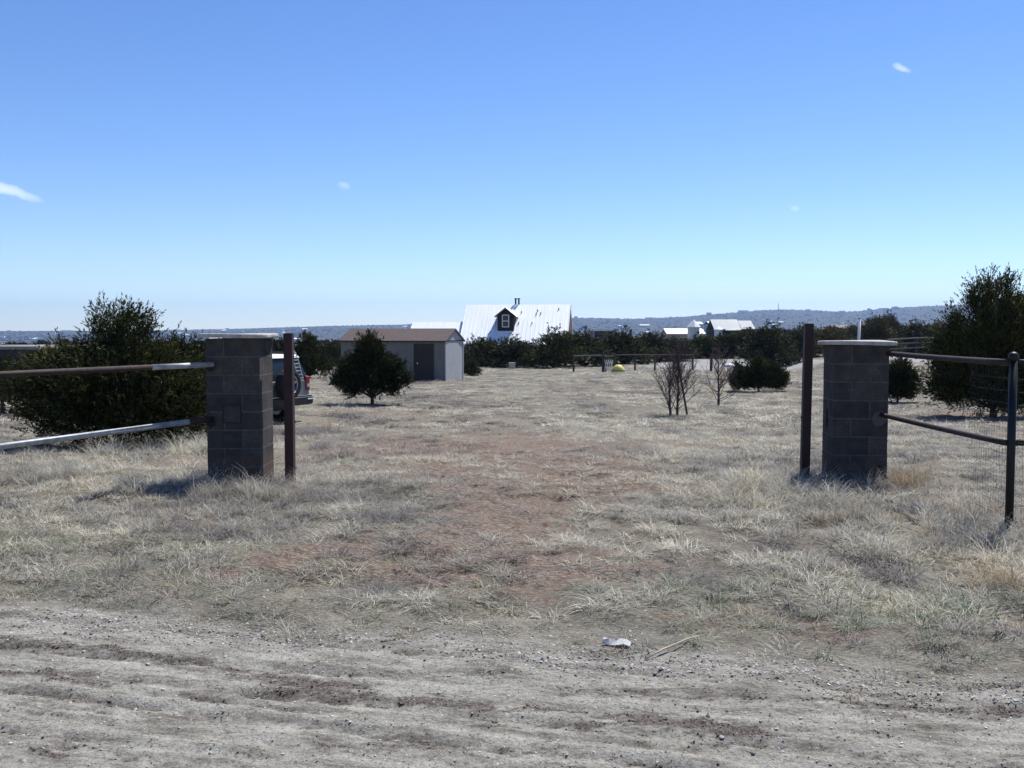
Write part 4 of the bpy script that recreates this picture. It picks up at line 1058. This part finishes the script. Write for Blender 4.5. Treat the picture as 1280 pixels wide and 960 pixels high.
# ------------------------------------------------------------------ instanced stuff
def proto_coll(name, objs):
    c = bpy.data.collections.new(name)
    for o in objs: c.objects.link(o)
    return c
def scatter(name, P, idx, scale, rot, tint, coll, label):
    me = bpy.data.meshes.new(name); me.vertices.add(len(P)); me.vertices.foreach_set('co', np.asarray(P, np.float32).ravel())
    def A(n, ty, v, key='value'):
        a_ = me.attributes.new(n, ty, 'POINT'); a_.data.foreach_set(key, np.ascontiguousarray(v).ravel())
    A('idx', 'INT', np.asarray(idx, np.int32)); A('scl', 'FLOAT_VECTOR', np.asarray(scale, np.float32), 'vector')
    A('rot', 'FLOAT_VECTOR', np.asarray(rot, np.float32), 'vector'); A('tint', 'FLOAT', np.asarray(tint, np.float32))
    o = bpy.data.objects.new(name, me); COL.objects.link(o); tag(o, label, kind='stuff')
    ng = bpy.data.node_groups.new(name, 'GeometryNodeTree')
    ng.interface.new_socket('Geometry', in_out='INPUT', socket_type='NodeSocketGeometry'); ng.interface.new_socket('Geometry', in_out='OUTPUT', socket_type='NodeSocketGeometry')
    N = ng.nodes; gi = N.new('NodeGroupInput'); go = N.new('NodeGroupOutput')
    ci = N.new('GeometryNodeCollectionInfo'); ci.inputs['Collection'].default_value = coll; ci.inputs['Separate Children'].default_value = True; ci.inputs['Reset Children'].default_value = True
    iop = N.new('GeometryNodeInstanceOnPoints'); iop.inputs['Pick Instance'].default_value = True
    def na(n, ty):
        a_ = N.new('GeometryNodeInputNamedAttribute'); a_.data_type = ty; a_.inputs['Name'].default_value = n; return a_.outputs['Attribute']
    e = N.new('FunctionNodeEulerToRotation')
    K = ng.links
    K.new(gi.outputs[0], iop.inputs['Points']); K.new(ci.outputs[0], iop.inputs['Instance']); K.new(na('idx', 'INT'), iop.inputs['Instance Index'])
    K.new(na('rot', 'FLOAT_VECTOR'), e.inputs[0]); K.new(e.outputs[0], iop.inputs['Rotation']); K.new(na('scl', 'FLOAT_VECTOR'), iop.inputs['Scale'])
    K.new(iop.outputs[0], go.inputs[0])
    md = o.modifiers.new('scatter', 'NODES'); md.node_group = ng
    return o
def tuft(name, rng, n, rad, ln, wd, lean, curl, mat='straw', seg=3):
    a = rng.random(n)*6.283; rr = rad*np.sqrt(rng.random(n))
    base = np.stack([np.cos(a)*rr, np.sin(a)*rr, np.zeros(n)-.01], 1)
    a2 = a+rng.normal(size=n)*.9
    l = ln*(.45+.75*rng.random(n)); le = np.clip(lean+rng.normal(size=n)*.35, 0, 1.45)
    V = []; 
    wv = np.stack([-np.sin(a2+rng.normal(size=n)*.6), np.cos(a2), np.zeros(n)], 1)
    p = base.copy(); ang = le.copy(); pts = [p.copy()]
    for k in range(seg):
        d = np.stack([np.cos(a2)*np.sin(ang), np.sin(a2)*np.sin(ang), np.cos(ang)], 1)
        p = p+d*(l/seg)[:, None]; p[:, 2] = np.maximum(p[:, 2], .004); pts.append(p.copy()); ang = ang+curl*(.6+.8*rng.random(n)); a2 = a2+rng.normal(size=n)*.25
    for k, q in enumerate(pts):
        w_ = wd*(1-.8*k/seg); V += [q-wv*w_/2, q+wv*w_/2]
    V = np.stack(V, 1); m_ = V.shape[1]
    Fq = []
    for k in range(seg): Fq.append([2*k, 2*k+1, 2*k+3, 2*k+2])
    Fq = (np.arange(n)[:, None, None]*m_+np.array(Fq)[None]).reshape(-1, 4)
    me = np_mesh(name, V.reshape(-1, 3), Fq); me.materials.append(M[mat])
    return bpy.data.objects.new(name, me)
rng = np.random.default_rng(77)
TN = []
# 0-3 low matted, 4-6 medium, 7-8 tall upright, 9-10 sparse sprouts, 11-12 wispy grey
for k in range(4): TN.append(tuft('tuft_%02d' % len(TN), rng, 52, .11, .15, .0046, 1.15, .30))
for k in range(3): TN.append(tuft('tuft_%02d' % len(TN), rng, 60, .08, .19, .0046, .75, .50))
for k in range(2): TN.append(tuft('tuft_%02d' % len(TN), rng, 80, .08, .34, .0042, .50, .32, seg=4))
for k in range(2): TN.append(tuft('tuft_%02d' % len(TN), rng, 16, .09, .07, .0036, .6, .4))
for k in range(2): TN.append(tuft('tuft_%02d' % len(TN), rng, 110, .13, .26, .0032, .65, .2, seg=4))
for k in range(3): TN.append(tuft('tuft_%02d' % len(TN), rng, 60, .22, .20, .013, 1.1, .3))
coll = proto_coll('tufts', TN)

def scatter_grass():
    rng = np.random.default_rng(9)
    def area(y0, y1, dens, margin=1.5):
        ya = (y0+y1)/2; n = int(dens*(y1-y0)*2*(.53*ya+margin))
        y = y0+(y1-y0)*rng.random(n); x = (rng.random(n)*2-1)*(.53*y+margin)
        return x, y
    Ps, I, S_, Rr, T = [], [], [], [], []
    bands = [(4.5, 6.5, 230), (6.5, 9, 105), (9, 12, 80), (12, 16, 52), (16, 22, 30), (22, 30, 15), (30, 42, 9), (42, 58, 6), (58, 84, 3.0)]
    for y0, y1, dn in bands:
        x, y = area(y0, y1, dn)
        rd = road_m(x, y); rm = red_m(x, y); lt = lot_m(x, y)
        edge = sstep(-.3, 1.1, y-road_c(x)); inner = ((np.hypot(x+6.3, y-24.6) < 2.3)*1.0)
        n1 = fbm(x*.5, y*.5, 3, 91)
        n2 = fbm(x*3.3, y*3.3, 2, 95)
        pk = (1-rd)*(1-.68*rm)*(1-lt)*np.where(y < 6.5, .62-.10*edge, .75+.25*edge)*np.clip(.74+n1*1.0+n2*1.7+np.where(y > 12, 1.2*fbm(x*.9, y*.55, 3, 97), 0), .05, 1)
        pk = pk*(1-.8*inner)
        pk = np.maximum(pk, .03*(rd > .5)*(y > 4.6)*(fbm(x*2, y*2, 2, 5) > .15))
        keep = rng.random(len(x)) < pk
        x, y, edge, n1 = x[keep], y[keep], edge[keep], n1[keep]; n = len(x)
        z = h(x, y)+fine(x, y)
        far = y > 22
        tall = .75*np.clip(sstep(.05, .4, fbm(x*.35, y*.35, 3, 14)+.25*sstep(1.3, 2.8, np.abs(x-.2)*7.5/np.maximum(y, 7.5))-.18), 0, 1)*sstep(1.6, 3.2, y-road_c(x))
        dp1 = np.hypot(x+3.1, (y-10.85)*1.1); dp2 = np.hypot(x-3.9, (y-10.85)*1.1)
        tall = np.maximum(tall, np.exp(-(dp1/.8)**2)); tall = np.maximum(tall, np.exp(-(dp2/1.0)**2))
        u = rng.random(n)
        idx = np.where(u < .6, rng.integers(0, 4, n), rng.integers(4, 7, n))
        idx = np.where(u < tall*.45, rng.integers(7, 9, n), idx)
        idx = np.where((u > .93) & (tall > .2), rng.integers(11, 13, n), idx)
        idx = np.where((edge < .8) & (rng.random(n) < .55), rng.integers(9, 11, n), idx)
        idx = np.where(far, rng.integers(13, 16, n), idx)
        sc = (.65+.7*rng.random(n))*(.6+.4*edge)*np.where(y > 12, 1.15, 1.0)
        sc = np.where(far, sc*np.interp(y, [22, 80], [.85, 1.5]), sc)
        ctr = np.exp(-((x-.05)/(1.2+.05*y))**2)
        zs = sc*(1-.45*ctr)*(.42+.52*rng.random(n))*np.where(far, np.interp(y, [22, 40], [.8, .5]), 1)
        # tint: 0 grey .. .5 straw .. .75 pale .. .82 golden .. 1 green
        g = .42+.60*fbm(x*.45, y*.45, 3, 33)+.60*fbm(x*2.5, y*2.5, 2, 34)+.10*rng.normal(size=n)
        g = np.clip(g-.10*tall, .05, .76)
        gr = (y-road_c(x) < 1.9)*(rng.random(n) < .32)*(y < 9)
        g = np.where(gr, .86+.14*rng.random(n), g)
        g = np.where(rng.random(n) < .012, .81, g)
        Ps.append(np.stack([x, y, z], 1)); I.append(idx); S_.append(np.stack([sc, sc, zs], 1))
        Rr.append(np.stack([rng.normal(size=n)*.1, rng.normal(size=n)*.1, rng.random(n)*6.283], 1)); T.append(g)
    # hand-placed clumps (golden, grey) near the pillars
    for (px, py, s, g, k, m_) in ((1130, 606, 1.0, .82, 8, 9), (1145, 600, .9, .82, 7, 6), (1057, 655, .8, .82, 7, 5), (1245, 735, .9, .80, 8, 6), (1225, 640, .8, .78, 7, 5), (1010, 610, .7, .8, 7, 3),
                               (60, 605, 1.1, .42, 8, 10), (40, 590, 1.0, .40, 12, 6), (95, 598, 1.0, .45, 8, 6), (440, 622, .75, .18, 12, 6), (405, 628, .7, .22, 11, 5), (300, 622, .8, .6, 8, 8), (350, 620, .7, .6, 7, 6), (262, 625, .8, .4, 7, 6),
                               (960, 605, .8, .3, 11, 6), (930, 615, .8, .3, 12, 5), (1200, 660, .9, .1, 12, 6), (1215, 690, .9, .12, 11, 6), (180, 615, .9, .3, 12, 6), (470, 605, .6, .15, 12, 3)):
        gx, gy, gz = ground_at(px, py)
        x = gx+rng.normal(size=m_)*.16; y = gy+rng.normal(size=m_)*.14
        Ps.append(np.stack([x, y, h(x, y)+fine(x, y)], 1)); I.append(np.full(m_, k)); sc = s*(.8+.3*rng.random(m_))
        S_.append(np.stack([sc, sc, sc*.9], 1)); Rr.append(np.stack([rng.normal(size=m_)*.12, rng.normal(size=m_)*.12, rng.random(m_)*6.283], 1)); T.append(np.clip(np.full(m_, g)+rng.normal(size=m_)*.02, 0, 1))
    P = np.concatenate(Ps); print('tufts', len(P))
    # keep grass out of the pillars
    ins = ((P[:, 0] > -3.40) & (P[:, 0] < -2.76) & (P[:, 1] > 10.93) & (P[:, 1] < 11.58)) | ((P[:, 0] > 3.54) & (P[:, 0] < 4.2) & (P[:, 1] > 11.0) & (P[:, 1] < 11.6))
    k = ~ins
    scatter('dry_grass', P[k], np.concatenate(I)[k], np.concatenate(S_)[k], np.concatenate(Rr)[k], np.concatenate(T)[k], coll, 'dry straw-coloured grass covering the field')
scatter_grass()

def rock_obj(name, seed, mat):
    bm = B(); bmesh.ops.create_icosphere(bm, subdivisions=1, radius=1); rnd = random.Random(seed)
    for v in bm.verts: v.co *= rnd.uniform(.65, 1.15); v.co.z *= .6
    me = bm_mesh(name, bm); me.materials.append(mat); return bpy.data.objects.new(name, me)
mg, t, p = new_mat('gravel_stone'); oi = t.nodes.new('ShaderNodeAttribute'); oi.attribute_type = 'INSTANCER'; oi.attribute_name = 'tint'
t.links.new(ramp(t, oi.outputs['Fac'], [(0, (.045, .034, .03)), (.35, (.14, .11, .095)), (.6, (.34, .31, .29)), (1, (.60, .58, .56))]), p.inputs['Base Color']); p.inputs['Roughness'].default_value = .95
rc = proto_coll('pebbles', [rock_obj('pebble_%d' % k, k, mg) for k in range(5)])
rng = np.random.default_rng(4)
n = 130000; y = 3.3+rng.random(n)**1.2*4.2; x = (rng.random(n)*2-1)*(.56*y+.5)
cm = clod_m(x, y)*road_m(x, y); e = y-road_c(x)
verge = np.exp(-((e+.12)/.28)**2)
pk = .12+.55*cm+.42*verge*(fbm(x*2, y*2, 2, 3) > -.12)+.06*(fbm(x*3, y*6, 3, 63) > .18)
pk = pk*(1-sstep(.5, 1.3, e))
keep = rng.random(n) < pk; x, y, cm, verge = x[keep], y[keep], cm[keep], verge[keep]; n = len(x)
sz = np.exp(rng.normal(size=n)*.45)*.0034*(1+.5*verge); sz = np.where(rng.random(n) < cm*.5, sz*1.2, sz); sz = np.clip(sz, .002, .0115)
tint = np.clip(.62+.16*rng.normal(size=n), 0, .95); tint = np.where(rng.random(n) < cm*1.1, np.clip(.12+.12*rng.normal(size=n), 0, .5), tint); tint = np.where(rng.random(n) < .12, .38, tint)
print('pebbles', n)
scatter('gravel', np.stack([x, y, h(x, y)+fine(x, y)+sz*.1], 1), rng.integers(0, 5, n), np.stack([sz*(.8+.6*rng.random(n)), sz, sz*(.6+.4*rng.random(n))], 1), np.stack([rng.normal(size=n)*.3, rng.normal(size=n)*.3, rng.random(n)*6.283], 1), tint, rc, 'small stones and dark clods strewn on the dirt road')

# far scrub
def blob_obj(name, seed):
    rng = np.random.default_rng(seed)
    me, _, _ = foliage_mesh(name, rng, [(0, 0, 1.3, 1.7, 1.7, 1.2), (.8, .2, 1.0, 1.2, 1.2, .9), (-.9, 0, 1.0, 1.1, 1.2, .9)], 60, 5, .8, 1.1, wide=.4)
    me.materials.append(M['scrub']); return bpy.data.objects.new(name, me)
sc = proto_coll('scrubs', [blob_obj('scrub_%d' % k, k+50) for k in range(4)])
rng = np.random.default_rng(6)
n = 22000; y = np.exp(np.log(300)+rng.random(n)*(np.log(6200)-np.log(300))); x = (rng.random(n)*2-1)*(.56*y+20)
keep = (fbm(x*.004+9, y*.0025, 3, 71) > -.12) | (rng.random(n) < .4); x, y = x[keep], y[keep]
px = 640+F*x/y; keep = ~((px > 560) & (px < 725) & (y < 200)); x, y = x[keep], y[keep]; n = len(x)
s = (.8+.8*rng.random(n))*np.interp(y, [200, 1000, 5600], [.9, 1.0, 1.15])
s = s*np.where(y < 480, .75, 1)
scatter('scrubland', np.stack([x, y, h(x, y)-.2], 1), rng.integers(0, 4, n), np.stack([s*1.3, s*1.3, s*.8], 1), np.stack([x*0, x*0, rng.random(n)*6.283], 1), rng.random(n), sc, 'dark scrub dotted over the far plain and hillsides')

# far town: little houses
def tiny_house(w_, d_, hh, roofm, wallm, gab):
    bm = B(); box(bm, (0, 0, hh/2-1), (w_, d_, hh+2), mi=0)
    if gab: prism(bm, [(-w_/2-.4, -d_/2-.5, hh+.02), (-w_/2-.4, 0, hh+2.2), (-w_/2-.4, d_/2+.5, hh+.02)], (w_+.8, 0, 0), mi=1)
    else: box(bm, (0, 0, hh+.2), (w_+.5, d_+.5, .36), mi=1)
    me = bm_mesh('distant_house', bm); me.materials.append(M[wallm]); me.materials.append(M[roofm]); return me
th = [tiny_house(16, 10, 3.5, 'white', 'stucco_pale', 0), tiny_house(12, 10, 3.2, 'stucco', 'stucco', 0), tiny_house(18, 11, 3, 'white', 'stucco', 1), tiny_house(26, 14, 4.5, 'white', 'stucco_pale', 0), tiny_house(11, 9, 5.0, 'darkroof', 'stucco', 1)]
rnd = random.Random(12)
for k in range(240):
    left = k < 150
    px = rnd.uniform(-40, 560) if left else rnd.uniform(715, 1150)
    y = rnd.uniform(1900, 5600) if left else rnd.uniform(3200, 6000)
    x = (px-640)/F*y
    o = bpy.data.objects.new('distant_house', th[rnd.choice([0, 0, 1, 2, 3, 4])]); COL.objects.link(o)
    s = rnd.uniform(.8, 1.7)*(1.1 if y < 3500 else 1.5); o.scale = (s, s, s)
    o.location = (x, y, H(x, y)); o.rotation_euler = (0, 0, rnd.uniform(0, 3.1))
    tag(o, 'tiny pale house of the town on the left of the far plain' if left else 'tiny pale house scattered on the far hillside right of the metal roof', 'house', 'houses of the far town' if left else 'houses on the far hillside')
